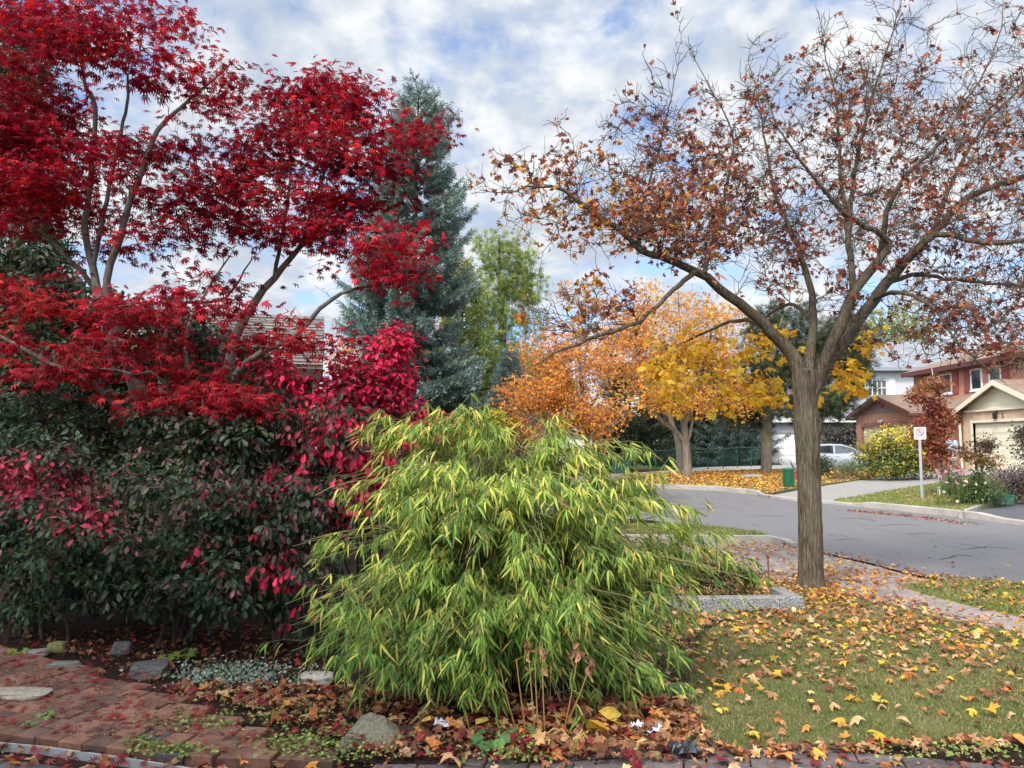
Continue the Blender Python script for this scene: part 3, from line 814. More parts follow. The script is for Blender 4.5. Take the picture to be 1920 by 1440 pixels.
# courses of shingles as real steps
for k in range(17):
    f0, f1 = k / 17, (k + 1) / 17 + .01
    a = (-.56 + 1.10 * f0, 3.262 + 1.06 * f0); b = (-.56 + 1.10 * f1, 3.262 + 1.06 * f1)
    v.prism([a, (a[0] - .014, a[1] + .014), (b[0] - .003, b[1] + .003), b], 'x', -10.4, -.005)
v.build('roof', M_TSHING, H4)
mb = MB(); mb.bx((-10.4, -.59, 3.0), (0, -.552, 3.2)); mb.bx((-10.4, -.55, 3.0), (0, -.002, 3.04)); mb.build('eave', m_plain('dark_brown_trim', (.035, .025, .02), .6), H4)
mb = MB(); mb.bx((-.79, -.06, 2.0), (-.29, -.001, 2.95))
for k in range(9): mb.bx((-.74, -.085, 2.05 + k * .1), (-.34, -.061, 2.12 + k * .1))
mb.build('shutter', M_DARKG, H4)
MB().bx((-.96, -.07, 1.9), (-.8, -.001, 2.98)).build('window_frame', m_plain('taupe_trim', (.20, .17, .16), .6), H4)
MB().bx((-.19, -.1, 0), (-.06, .02, 3.0)).build('corner_board', M_WHITE, H4)

H4.rotation_euler = (0, 0, math.radians(14.2))
H4.location = (-3.56, 14.0, -.22)
# unseen house added left of and behind the viewer to shade paving and shrubs
H6 = thing('added_shade_house', 'unseen two-storey brown brick house added behind the viewer for its shade', 'house', (-10, -6, 0))
mb = MB(); mb.bx((-16, -16, 0), (-5.6, .6, 6.2)); mb.build('wall', M_OLDB, H6)
mb = MB(); mb.prism([(-16.6, 6.0), (1.1, 6.0), (-3, 8.6), (-12, 8.6)], 'x', -16.5, -5.1); mb.build('roof', M_SHING, H6)

# little pale house glimpsed far behind the bamboo
H5 = thing('distant_house', 'pale low house glimpsed between orange maple and bamboo', 'house', (4.2, 58, .3))
mb = MB(); mb.bx((3.0, 58, 0), (3.6, 58.25, 2.6)); mb.bx((5.6, 58, 0), (6.2, 58.25, 2.6)); mb.bx((3.6, 58, 2.1), (5.6, 58.25, 2.6)); mb.bx((3.0, 58.25, 0), (3.25, 64, 2.6)); mb.bx((5.95, 58.25, 0), (6.2, 64, 2.6)); mb.build('wall', m_plain('grey_siding', (.36, .35, .34), .8), H5)
mb = MB(); mb.bx((3.6, 58.1, .2), (5.6, 58.15, 2.1))
for r in range(4): mb.bx((3.65, 58.08, .3 + r * .44), (5.55, 58.099, .68 + r * .44), bev=.005)
mb.build('garage_door', M_WHITE, H5)
mb = MB(); mb.prism([(57.6, 2.55), (57.6, 2.65), (61, 3.4), (61, 3.3)], 'x', 2.7, 6.5); mb.prism([(61.002, 3.3), (61.002, 3.4), (64.5, 2.65), (64.5, 2.55)], 'x', 2.7, 6.5); mb.build('roof', M_SHING, H5)

# ------------------------------------------------------------------ chain link fence
def fence():
    a, b = np.array((5.92, 36.0)), np.array((15.6, 46.5))
    root = thing('chain_link_fence', 'green chain link fence along the pale path', 'fence', (*a, .3))
    n = 8; P = [a + (b - a) * k / n for k in range(n + 1)]
    H = lambda p, k: hgt(*p) + 1.0 + .2 * k / n
    for k, p in enumerate(P):
        mb = MB().tube([(*p, .0), (*p, H(p, k) + .06)], .045 if k == 0 else .032, 8, cap=True)
        mb.lathe((*p, H(p, k) + .06), [(.045, 0), (.03, .03), (0, .04)], 8)
        mb.build('post', M_GREENM, root)
    MB().tube([(*p, H(p, k)) for k, p in enumerate(P)], .024, 6).build('top_rail', M_GREENM, root)
    mb = MB(); L = np.linalg.norm(b - a); st = .12
    for s in (1, -1):
        for i in range(int(-1.2 / st), int((L + 1.2) / st)):
            u0, u1 = i * st, i * st + s * 1.15
            if min(u0, u1) < 0 or max(u0, u1) > L: continue
            k0, k1 = u0 / L, u1 / L
            p0, p1 = a + (b - a) * k0, a + (b - a) * k1
            z0 = hgt(*p0) + .05; z1 = hgt(*p1) + 1.0 + .2 * k1
            mb.tube([(*p0, z0), (*p1, z1)], .0028, 3)
    mb.build('mesh_panel', M_GREENM, root)
fence()

# ------------------------------------------------------------------ street things
def sign():
    x, y = 11.87, 21.8; z = hgt(x, y)
    root = thing('parking_sign', 'square white no parking sign with red ring on a steel post', 'sign', (x, y, z))
    mb = MB()
    v = [(x - .04, y), (x - .022, y - .025), (x + .022, y - .025), (x + .04, y), (x + .04, y + .006), (x + .017, y - .018), (x - .017, y - .018), (x - .04, y + .006)]
    mb.prism(v, 'z', z - .3, z + 2.12)
    mb.build('post', m_plain('galvanised_steel', (.50, .53, .55), .4, .5, .5, .15, 12), root)
    c = z + 1.94; h = .175; r = .03
    pts = []
    for sx, sz, a0_ in ((1, 1, 0), (-1, 1, 90), (-1, -1, 180), (1, -1, 270)):
        for k in range(5):
            a_ = math.radians(a0_ + k * 22.5); pts.append((x + sx * (h - r) + r * math.cos(a_), c + sz * (h - r) + r * math.sin(a_)))
    MB().prism(pts, 'y', y - .034, y - .028).build('sign_plate', m_plain('sign_white', (.85, .85, .85), .4, .4, 0, .02), root)
    red = m_plain('sign_red', (.55, .015, .03), .4, .4, 0, .05); blk = m_plain('sign_black', (.02, .02, .02), .4)
    grn = m_plain('sign_green', (.02, .10, .05), .4)
    cz = c + .035; n = 32; ri, ro = .083, .113
    an = np.linspace(0, 2 * PI, n, endpoint=False)
    v = [(x + q * math.cos(a_), y - .038, cz + q * math.sin(a_)) for q in (ri, ro) for a_ in an]
    mb = MB().add(v, [[i, (i + 1) % n, n + (i + 1) % n, n + i] for i in range(n)])
    s2 = .7071
    mb.add([(x + u * s2 + w * s2, y - .0395, cz - u * s2 + w * s2) for u, w in ((-.085, -.012), (.085, -.012), (.085, .012), (-.085, .012))], [[0, 1, 2, 3]])
    mb.build('prohibition_ring', red, root)
    text('parking_letter', 'P', (x, y - .0365, cz), (PI / 2, 0, 0), .16, blk, root, .0008)
    for s in (-1, 1):
        cx_ = x + s * .095; cc = c - .125
        v = [(cx_ + s * .035, cc), (cx_ + s * .005, cc + .026), (cx_ + s * .005, cc + .01), (cx_ - s * .03, cc + .01), (cx_ - s * .03, cc - .01), (cx_ + s * .005, cc - .01), (cx_ + s * .005, cc - .026)]
        MB().prism(v, 'y', y - .037, y - .0345).build('arrow', grn, root)
sign()

x, y = 9.78, 26.6; z = hgt(x, y)
root = thing('utility_pedestal', 'ribbed green plastic drum standing on the leaf-covered lawn', 'utility box', (x, y, z))
prof = []
for k in range(9): prof += [(.205, .02 + k * .068), (.205, .055 + k * .068), (.175, .06 + k * .068), (.175, .083 + k * .068)]
MB().lathe((x, y, z), [(.21, -.05)] + prof, 24).build('body', m_plain('green_plastic', (.02, .12, .06), .5, .3), root)
MB().lathe((x, y, z + .635), [(.2, -.01), (.225, 0), (.225, .035), (.12, .06), (0, .065)], 24).build('lid', m_plain('green_lid', (.03, .16, .09), .5, .3), root)
x, y = 11.1, 29.5; z = hgt(x, y)
root = thing('flower_pot', 'terracotta pot with dry twigs half behind the maple trunk', 'flower pot', (x, y, z))
MB().lathe((x, y, z), [(.0, .0), (.17, .0), (.23, .36), (.26, .36), (.26, .46), (.21, .46), (.2, .38), (0, .38)], 20).build('pot', m_plain('terracotta', (.30, .075, .05), .7), root)
mb = MB()
for k in range(9):
    a_ = random.uniform(0, 2 * PI); mb.tube([(x, y, z + .38), (x + .1 * math.cos(a_), y + .1 * math.sin(a_), z + .6), (x + .2 * math.cos(a_), y + .2 * math.sin(a_), z + .75 + random.uniform(-.1, .1))], [.012, .008, .004], 4)
mb.build('twigs', M_TWIG, root)
x, y = 10.0, 31.5; z = hgt(x, y)
mb = MB().box((x, y, z + .07), (.75, .45, .12), .2, bev=.02)
tag(mb.build('stone_slab', M_CONC, base=(x, y, z)), 'pale flat slab lying in yellow leaves beside the pine trunk', 'stone')
x, y = 5.1, 35.0; z = hgt(x, y)
root = thing('transformer_box', 'low dark green utility box at the left end of the fence', 'utility box', (x, y, z))
MB().box((x, y, z + .3), (.8, .6, .6), 0, bev=.03).build('cabinet', m_plain('dark_green_paint', (.012, .06, .05), .5), root)
MB().box((x, y, z + .625), (.84, .64, .04), 0, bev=.012).build('lid', m_plain('teal_lid', (.03, .12, .10), .5), root)
x, y = 17.0, 29.0; z = hgt(x, y)
root = thing('utility_meter', 'blue-grey meter box on a post beside the columnar red tree', 'utility box', (x, y, z))
MB().box((x, y, z + .5), (.09, .09, 1.1), bev=.01).build('post', m_plain('grey_post', (.3, .3, .32), .5), root)
MB().box((x, y, z + 1.32), (.36, .22, .46), bev=.03).build('box', m_plain('blue_grey_box', (.35, .43, .52), .5), root)
mb = MB(); mb.lathe((x, y - .1, z + .82), [(0, .14), (.11, .12), (.13, 0), (.11, -.12), (0, -.14)], 14); mb.build('meter', m_plain('grey_meter', (.3, .31, .32), .4), root)
for px, w, lab in ((1822, .75, 'left green planter box under the pink flowers'), (1870, .7, 'right green planter box under the pale flowers')):
    x, y = gh(px, 946); z = hgt(x, y) + .03
    root = thing('planter_box', lab, 'planter', (x, y, z), 'green planter boxes on the corner')
    mb = MB(); t_ = .03
    mb.bx((x - w / 2, y - .17, z), (x + w / 2, y - .14, z + .24)); mb.bx((x - w / 2, y + .14, z), (x + w / 2, y + .17, z + .24)); mb.bx((x - w / 2, y - .14, z), (x - w / 2 + t_, y + .14, z + .24)); mb.bx((x + w / 2 - t_, y - .14, z), (x + w / 2, y + .14, z + .24))
    mb.bx((x - w / 2 - .015, y - .185, z + .2), (x + w / 2 + .015, y - .171, z + .25))
    mb.build('box', m_plain('planter_green' + str(px), (.03, .12, .09), .5), root)
    MB().bx((x - w / 2 + t_, y - .14, z + .02), (x + w / 2 - t_, y + .14, z + .2)).build('soil', M_SOIL, root)

# ------------------------------------------------------------------ cars
def car(name, label, loc, heading, cat='car'):
    root = thing(name, label, cat, (0, 0, 0))
    paint = MATS.setdefault('carpaint', None) or NT('white_car_paint', .25, .5).m
    MATS['carpaint'] = paint
    paint.node_tree.nodes['Principled BSDF'].inputs['Base Color'].default_value = (.72, .73, .74, 1)
    paint.node_tree.nodes['Principled BSDF'].inputs['Coat Weight'].default_value = .6
    # lower body: stations along x (front = +x)
    S = [(-2.08, .42, .62, .86, .60), (-2.0, .30, .80, .96, .72), (-1.6, .22, .85, .98, .80), (-1.0, .2, .86, .95, .80), (0, .2, .87, .92, .80), (.8, .2, .86, .92, .79), (1.25, .2, .86, .92, .76), (1.6, .22, .84, .84, .70), (1.9, .26, .78, .74, .62), (2.06, .36, .62, .60, .48)]
    v = []
    for x, zs, w, zt, wt in S:
        sec = [(-w * .9, zs), (-w, zs + .18), (-w, (zs + zt) / 2 + .08), (-wt - .03, zt - .03), (-wt + .05, zt), (0, zt + .025)]
        sec = sec + [(-a, b) for a, b in sec[-2::-1]]
        v += [(x, a, b) for a, b in sec]
    k = 11; m = len(S)
    f = [[i * k + j, i * k + j + 1, (i + 1) * k + j + 1, (i + 1) * k + j] for i in range(m - 1) for j in range(k - 1)]
    f += [list(range(k)), [(m - 1) * k + j for j in range(k)][::-1]] + [[i * k, (i + 1) * k, (i + 1) * k + k - 1, i * k + k - 1] for i in range(m - 1)]
    MB().add(v, f).build('body', paint, root, smooth=True)
    R = [(-1.98, .94, .70, .98, .66), (-1.72, .93, .76, 1.34, .58), (-1.35, .92, .77, 1.45, .57), (-.5, .90, .78, 1.49, .57), (.1, .90, .78, 1.46, .56), (.62, .90, .77, 1.28, .60), (1.22, .91, .74, .95, .68)]
    v = []
    for x, z0, w0, z1, w1 in R: v += [(x, -w0, z0), (x, -w1 - .02, z1 - .05), (x, -w1 + .06, z1), (x, w1 - .06, z1), (x, w1 + .02, z1 - .05), (x, w0, z0)]
    f = [[i * 6 + j, i * 6 + j + 1, i * 6 + 7 + j, i * 6 + 6 + j] for i in range(len(R) - 1) for j in range(5)] + [[0, 1, 2, 3, 4, 5], [36 + j for j in range(6)][::-1]]
    MB().add(v, f).build('cabin', paint, root, smooth=False)
    def side(xz, s):   # window polygon on the flank, following the tumblehome
        def yy(x, z):
            hi = np.interp(x, [r[0] for r in R], [r[3] - .05 for r in R]); w0 = np.interp(x, [r[0] for r in R], [r[2] for r in R]); w1 = np.interp(x, [r[0] for r in R], [r[4] + .02 for r in R])
            return w0 + (w1 - w0) * min(1, max(0, (z - .92) / max(.05, hi - .92)))
        n = len(xz); a_ = [(x, s * (yy(x, z) + .006), z) for x, z in xz]; b_ = [(x, s * (yy(x, z) - .01), z) for x, z in xz]
        return MB().add(a_ + b_, [list(range(n)), list(range(n, 2 * n))[::-1]] + [[i, (i + 1) % n, n + (i + 1) % n, n + i] for i in range(n)])
    for s in (-1, 1):
        side([(-.32, .96), (.98, .97), (.62, 1.2), (.15, 1.375), (-.32, 1.40)], s).build('window', M_GLASS, root)
        side([(-1.35, .99), (-.42, .96), (-.42, 1.40), (-1.1, 1.37), (-1.32, 1.22)], s).build('window', M_GLASS, root)
        MB().box((.82, s * .90, 1.0), (.2, .14, .13), bev=.04).build('mirror', paint, root)
        for x in (-.25, -1.2): MB().box((x, s * .875, .80), (.2, .035, .035), bev=.01).build('door_handle', paint, root)
        MB().box((1.86, s * .62, .66), (.22, .26, .14), bev=.04).build('headlight', m_plain('lamp_glass', (.6, .62, .65), .1, .8), root)
        MB().box((-1.96, s * .70, .86), (.14, .2, .22), bev=.04).build('taillight', m_plain('red_lens', (.4, .02, .02), .2, .6), root)
        for x in (-1.28, 1.27):
            w = MB(); an = np.linspace(0, 2 * PI, 25)[:-1]
            prof = [(.20, .11), (.29, .11), (.315, .08), (.315, -.08), (.29, -.11), (.20, -.11)]
            vv = [(x + r * math.cos(a_), s * .80 + o_, .315 + r * math.sin(a_)) for r, o_ in prof for a_ in an]; i_ = np.arange(24); j_ = (i_ + 1) % 24
            w.add(vv, np.concatenate([np.stack([q * 24 + i_, q * 24 + j_, q * 24 + 24 + j_, q * 24 + 24 + i_], 1) for q in range(5)]))
            wh = w.build('wheel', M_DARKG, root)
            q = MB(); q.prism([(x + .2 * math.cos(a_), .315 + .2 * math.sin(a_)) for a_ in an], 'y', s * .80 + s * .06, s * .80 + s * .075)
            for t_ in range(5):
                a_ = t_ * 2 * PI / 5; q.box((x + .11 * math.cos(a_), s * .885, .315 + .11 * math.sin(a_)), (.05, .02, .05))
            q.build('rim', m_plain('alloy', (.5, .5, .52), .3, .5, .6), wh)
    fr = [(.66, -.55, 1.255), (.66, .55, 1.255), (1.16, .66, .985), (1.16, -.66, .985)]
    MB().add([(x + .012, y_, z_ + .02) for x, y_, z_ in fr] + [(x, y_, z_) for x, y_, z_ in fr], [[0, 1, 2, 3], [7, 6, 5, 4]] + [[i, (i + 1) % 4, 4 + (i + 1) % 4, 4 + i] for i in range(4)]).build('windscreen', M_GLASS, root)
    root.location = loc; root.rotation_euler = (0, 0, heading)
    return root
car('parked_car', 'white hatchback parked before the shaded grey wall, half behind the maple trunk', (18.3, 42.0, hgt(18.3, 42) - .25), math.radians(-12))
car('parked_car', 'white car on the street glimpsed behind the bamboo top', (-2.6, 22.5, hgt(-2.6, 22.5) - .1), math.radians(165))
# ------------------------------------------------------------------ vegetation tools
def unit(v):
    v = np.asarray(v, float)
    return v / (np.linalg.norm(v, axis=-1, keepdims=True) + 1e-9)
def frames(axis, normal):
    """matrices whose columns are side, axis, normal"""
    a = unit(axis); s = unit(np.cross(a, normal)); n = np.cross(s, a)
    return np.stack([s, a, n], 2)
def rdir(n): return unit(rng.normal(size=(n, 3)))
def smooth_line(P, step=0.12, wig=0.0):
    P = np.asarray(P, float); n = len(P)
    ext = np.concatenate([[2 * P[0] - P[1]], P, [2 * P[-1] - P[-2]]])
    out = []
    for i in range(n - 1):
        p0, p1, p2, p3 = ext[i:i + 4]
        m = max(2, int(np.linalg.norm(p2[:3] - p1[:3]) / step))
        for k in range(m):
            t = k / m
            out.append(0.5 * ((2 * p1) + (-p0 + p2) * t + (2 * p0 - 5 * p1 + 4 * p2 - p3) * t * t + (-p0 + 3 * p1 - 3 * p2 + p3) * t ** 3))
    out.append(P[-1]); out = np.array(out)
    if wig: out[1:, :3] += rng.normal(size=(len(out) - 1, 3)) * wig
    return out
class Skel:
    def __init__(s):
        s.P = np.zeros((400000, 3)); s.D = np.zeros((400000, 3)); s.R = np.zeros(400000); s.n = 0
    def push(s, P, R):
        P = np.asarray(P, float); m = len(P)
        d = unit(np.gradient(P, axis=0)) if m > 1 else np.zeros((1, 3))
        s.P[s.n:s.n + m] = P; s.D[s.n:s.n + m] = d; s.R[s.n:s.n + m] = R; s.n += m
    def limb(s, mb, px, k=10, wig=0.006, step=0.12):
        """px: list of (px, py, Y, radius)"""
        L = np.array([(*at(a, b, c), r) for a, b, c, r in px])
        L = smooth_line(L, step, wig)
        mb.tube(L[:, :3], np.maximum(L[:, 3], .002), k)
        s.push(L[:, :3], L[:, 3])
        return L
    def grow(s, mb, A, wig=0.015, rk=0.010, rmin=0.0022, k=4, sub=3, sublen=0.22, up=0.0, maxr=0.6, step=0.09, curve=0.35):
        A = np.asarray(A, float)
        d0 = np.array([np.min(np.sum((s.P[:s.n:3] - a) ** 2, 1)) for a in A])
        tips, tdirs = [], []
        for a in A[np.argsort(d0)]:
            D = a - s.P[:s.n]; dist = np.sqrt((D * D).sum(1)) + 1e-6
            cs = (D * s.D[:s.n]).sum(1) / dist
            i = int(np.argmin(dist * (1.45 - 0.6 * cs) + 0.15 * (s.R[:s.n] < rmin * 1.2)))
            p, d, L = s.P[i].copy(), s.D[i].copy(), dist[i]
            if L < 0.03: continue
            m = max(3, int(L / step) + 1)
            t = np.linspace(0, 1, m + 1)[:, None]
            c = p + d * L * curve + np.array((0, 0, up * L))
            pts = (1 - t) ** 2 * p + 2 * t * (1 - t) * c + t * t * a
            pts[1:-1] += rng.normal(size=(m - 1, 3)) * wig
            r0 = min(s.R[i] * maxr, rmin + rk * L); r0 = max(r0, rmin)
            r = np.linspace(r0, rmin, m + 1)
            mb.tube(pts, r, k)
            s.push(pts[1:], r[1:])
            tips.append(pts[-1]); tdirs.append(unit(pts[-1] - pts[-2]))
            for _ in range(sub):
                j = random.randint(max(1, m // 3), m)
                dd = unit(unit(pts[j] - pts[j - 1]) + rng.normal(size=3) * .75 + np.array((0, 0, .15 + up)))
                ll = sublen * random.uniform(.4, 1.2)
                q = np.array([pts[j], pts[j] + dd * ll * .5 + rng.normal(size=3) * wig, pts[j] + dd * ll + rng.normal(size=3) * wig * 1.5])
                mb.tube(q, [rmin * 1.1, rmin * .95, rmin * .7], 3)
                tips.append(q[-1]); tdirs.append(unit(q[-1] - q[-2]))
        return np.array(tips), np.array(tdirs)
def px_pts(ells, n, zk=1.0):
    """n points filling ellipses (cx, cy, rx, ry, Y, dY): a volume at its own depth"""
    ar = np.array([e[2] * e[3] * (e[6] if len(e) > 6 else 1) for e in ells], float); ar /= ar.sum()
    out = []
    for e, m in zip(ells, rng.multinomial(n, ar)):
        v = rdir(m) * rng.random((m, 1)) ** (1 / 2.4)
        for q in v: out.append(at(e[0] + q[0] * e[2], e[1] + q[1] * e[3], e[4] + q[2] * e[5]))
    return np.array(out)
def pal(cols, n, jit=0.18, w=None):
    c = np.array(cols, float)[rng.choice(len(cols), n, p=None if w is None else np.array(w) / np.sum(w))]
    return np.clip(c * (1 + rng.normal(size=(n, 1)) * jit) * (1 + rng.normal(size=(n, 3)) * jit * .25), 0.002, .95)

# leaf shapes: stem at the origin, blade along +y, face up +z
def leaf_star(curl=.2, lobes=(-112, -72, -36, 0, 36, 72, 112), lens=(.45, .78, .95, 1.0, .95, .78, .45), w=.115):
    v, f = [], []
    for a, L in zip(lobes, lens):
        a = math.radians(a); dx, dy = math.sin(a), math.cos(a); b = len(v)
        v += [(0, 0, 0), (dx * L * .5 + dy * w * L, dy * L * .5 - dx * w * L, -.02 * L), (dx * L, dy * L, -curl * L * L), (dx * L * .5 - dy * w * L, dy * L * .5 + dx * w * L, -.02 * L)]
        f.append([b, b + 1, b + 2, b + 3])
    return v, f
def leaf_maple(curl=.1, fold=.1, twist=0.0):
    out = [(0, 1.0), (.09, .78), (.23, .80), (.20, .55), (.42, .66), (.72, .74), (.62, .52), (.74, .38), (.46, .26), (.52, .05), (.58, -.16), (.30, -.10), (.10, -.02)]
    pts = out + [(-x, y) for x, y in out[:0:-1]]
    v = [(0, .12, 0)]
    for x, y in pts: v.append((x, y, fold * abs(x) - curl * (x * x + (y - .2) ** 2) + twist * x * y))
    n = len(pts); f = [[0, 1 + i, 1 + i + 1, 1 + i + 2 if i + 2 < n else 1] for i in range(0, n - 1, 2)]
    f.append([0, n, 1])
    return v, [q[::-1] for q in f]
def leaf_lance(droop=.25, w=.058):
    st_ = [(0, .012), (.22, w), (.55, w * .92), (.82, w * .5)]
    v = []
    for y, h in st_: v += [(-h, y, -droop * y * y + h * .25), (0, y, -droop * y * y - h * .1), (h, y, -droop * y * y + h * .25)]
    v.append((0, 1, -droop))
    f = []
    for i in range(3): b = i * 3; f += [[b, b + 1, b + 4, b + 3], [b + 1, b + 2, b + 5, b + 4]]
    f += [[9, 10, 12], [10, 11, 12]]
    return v, [q for q in f]
def leaf_oval(w=.26, fold=.12, droop=.15):
    v = [(0, 0, 0), (0, .5, -droop * .3), (0, 1, -droop), (-w * .8, .35, fold * w * 2), (-w, .68, fold * w * 2 - droop * .5), (w * .8, .35, fold * w * 2), (w, .68, fold * w * 2 - droop * .5)]
    return v, [[0, 1, 4, 3], [1, 2, 4], [0, 5, 6, 1], [1, 6, 2]]
def leaf_quad(w=.4): return [(0, 0, 0), (w, .45, .05), (0, 1, -.06), (-w, .45, .05)], [[0, 1, 2, 3]]
def brush(n=9, w=.035, ln=.38, spread=.75):
    """a conifer shoot along +y: needles as slim blades round it"""
    v, f = [], []
    for i in range(n):
        a = i * 2.4; y0 = .06 + .72 * i / n
        d = unit((math.cos(a) * spread, .75, math.sin(a) * spread)); s_ = unit(np.cross(d, (math.sin(a), .3, -math.cos(a)))) * w
        p = np.array((0, y0, 0)); b = len(v)
        v += [p, p + d * ln * .5 + s_, p + d * ln, p + d * ln * .5 - s_]; f.append([b, b + 1, b + 2, b + 3])
    b = len(v); v += [(-w, 0, 0), (w, 0, 0), (w * .6, 1, 0), (-w * .6, 1, 0)]; f.append([b, b + 1, b + 2, b + 3])
    return [tuple(map(float, q)) for q in v], f
def tuft(n=10, w=.03, up=.5):
    v, f = [], []
    for i in range(n):
        a = i * 2.4; c = .15 + .85 * (i / n)
        d = unit((math.cos(a) * c, up + .7 * (1 - c), math.sin(a) * c)); s_ = unit(np.cross(d, (.2, .1, 1))) * w
        b = len(v); p = np.zeros(3)
        v += [p - s_ * .4, p + s_ * .4, d * .6 + s_, d * 1.0, d * .6 - s_]; f.append([b, b + 1, b + 2, b + 3, b + 4])
    return [tuple(map(float, q)) for q in v], f
def scatter_leaves(mb, temps, P, axis, normal, size, cols):
    N = len(P); M = frames(axis, normal) * np.asarray(size).reshape(-1, 1, 1)
    w = rng.integers(0, len(temps), N)
    for i, (tv, tf) in enumerate(temps):
        k = w == i
        mb.inst(tv, tf, M[k], P[k], cols[k])

# ------------------------------------------------------------------ Norway maple
def norway_maple():
    Y0 = 8.55; x0, y0 = gp(1510, 1098)
    root = thing('norway_maple', 'nearly bare maple with broad grey-brown furrowed trunk and last rusty leaves', 'tree', (x0, Y0, 0))
    mb = MB(); sk = Skel()
    # furrowed trunk: real ridges
    prof = [(-.1, .142), (0, .132), (.1, .124), (.3, .119), (.6, .117), (1.0, .114), (1.4, .113), (1.6, .117), (1.76, .122), (1.87, .126), (1.98, .116), (2.15, .113), (2.30, .116), (2.40, .118), (2.46, .11), (2.49, .04)]
    ph = np.array(prof); K, R = 110, 150
    zs = np.linspace(ph[0, 0], ph[-1, 0], R); rs = np.interp(zs, ph[:, 0], ph[:, 1])
    xb = at(1510, 1000, Y0)[0]
    v = []
    for z, r in zip(zs, rs):
        cx = x0 + .02 * math.sin(z * 1.7) + (.012 if z > 1 else 0) * (z - 1)
        for i in range(K):
            a = 2 * PI * i / K
            q = Vector((math.cos(a) * 3.6, math.sin(a) * 3.6, z * .9))
            n1 = 1 - abs(mnoise.noise(q * 1.35 + Vector((0, 0, 3)))) * 2.2
            n2 = 1 - abs(mnoise.noise(q * 2.9 + Vector((5, 0, 0)))) * 2.0
            fl = .012 * max(0, 1 - z / .25) * (1 + math.sin(a * 5 + 1))
            kn = .045 * math.exp(-((z - 1.82) / .13) ** 2) * max(0, math.cos(a - .2)) ** 3
            rr = r + .010 * n1 + .008 * n2 + fl + kn
            v.append((cx + rr * math.cos(a), Y0 + rr * math.sin(a), z))
    i = np.arange(K); j = (i + 1) % K
    mb.add(v, np.concatenate([np.stack([q * K + i, q * K + j, q * K + K + j, q * K + K + i], 1) for q in range(R - 1)]))
    mb.build('trunk', M_BARK, root, smooth=True)
    mb = MB()
    Y = Y0
    L = lambda m_, q: sk.limb(m_, [(a_, b_, c_, d_ * .77) for a_, b_, c_, d_ in q], 12, .007, .14)
    L(mb, [(1514, 760, Y, .11), (1504, 705, Y, .118), (1482, 662, Y, .100), (1440, 618, Y - .1, .085), (1420, 595, Y - .15, .078), (1350, 540, Y - .3, .068), (1300, 505, Y - .4, .06), (1240, 480, Y - .5, .05), (1200, 468, Y - .55, .045), (1160, 428, Y - .6, .04), (1110, 397, Y - .65, .034), (1060, 357, Y - .7, .026), (1010, 350, Y - .7, .018), (965, 356, Y - .7, .011), (930, 362, Y - .7, .006)])
    L(mb, [(1305, 508, Y - .4, .04), (1260, 545, Y - .8, .032), (1200, 600, Y - 1.2, .026), (1110, 635, Y - 1.5, .02), (1040, 662, Y - 1.7, .013), (985, 690, Y - 1.8, .006)])
    L(mb, [(1514, 730, Y, .085), (1517, 690, Y, .085), (1521, 640, Y + .1, .07), (1525, 575, Y + .2, .055), (1512, 505, Y + .3, .046), (1485, 440, Y + .4, .038), (1462, 385, Y + .5, .03), (1440, 300, Y + .5, .02), (1425, 200, Y + .5, .011), (1405, 120, Y + .5, .006)])
    L(mb, [(1200, 468, Y - .55, .03), (1195, 400, Y - .3, .025), (1215, 350, Y - .1, .02), (1240, 260, Y, .013), (1260, 180, Y + .1, .008), (1275, 100, Y + .1, .005)])
    L(mb, [(1320, 515, Y - .4, .04), (1330, 470, Y - .1, .034), (1352, 400, Y + .2, .028), (1365, 330, Y + .3, .022), (1372, 250, Y + .3, .014), (1330, 160, Y + .3, .008), (1290, 90, Y + .3, .005)])
    R1 = L(mb, [(1516, 770, Y, .11), (1529, 715, Y, .125), (1560, 668, Y, .105), (1592, 628, Y, .095), (1635, 565, Y + .1, .085), (1680, 510, Y + .15, .078), (1750, 436, Y + .3, .062), (1815, 370, Y + .4, .05), (1920, 330, Y + .5, .036), (2030, 285, Y + .6, .02), (2100, 250, Y + .6, .008)])
    L(mb, [(1520, 750, Y, .08), (1540, 695, Y - .05, .09), (1575, 610, Y - .25, .085), (1600, 545, Y - .35, .075), (1650, 485, Y - .45, .06), (1668, 455, Y - .5, .05), (1640, 432, Y - .6, .04), (1585, 402, Y - .8, .032), (1550, 362, Y - .9, .026), (1500, 300, Y - 1.0, .018), (1460, 240, Y - 1.1, .01), (1430, 170, Y - 1.1, .005)])
    L(mb, [(1600, 545, Y - .3, .05), (1592, 460, Y - .1, .045), (1594, 400, Y, .04), (1602, 330, Y + .1, .034), (1618, 250, Y + .1, .028), (1645, 150, Y + .1, .019), (1668, 80, Y + .1, .012), (1687, 15, Y + .1, .008), (1695, -30, Y + .1, .004)])
    L(mb, [(1590, 440, Y, .038), (1578, 340, Y + .3, .03), (1572, 260, Y + .4, .024), (1566, 180, Y + .5, .016), (1545, 95, Y + .5, .008), (1540, 50, Y + .5, .004)])
    L(mb, [(1650, 480, Y - .2, .045), (1662, 400, Y - .5, .036), (1690, 340, Y - .6, .03), (1765, 262, Y - .7, .024), (1802, 200, Y - .7, .018), (1836, 152, Y - .7, .013), (1868, 85, Y - .7, .009), (1880, 20, Y - .7, .006), (1884, -30, Y - .7, .003)])
    L(mb, [(1690, 500, Y + .1, .055), (1755, 440, Y - .2, .045), (1845, 455, Y - .5, .036), (1920, 452, Y - .7, .028), (2010, 440, Y - .9, .014)])
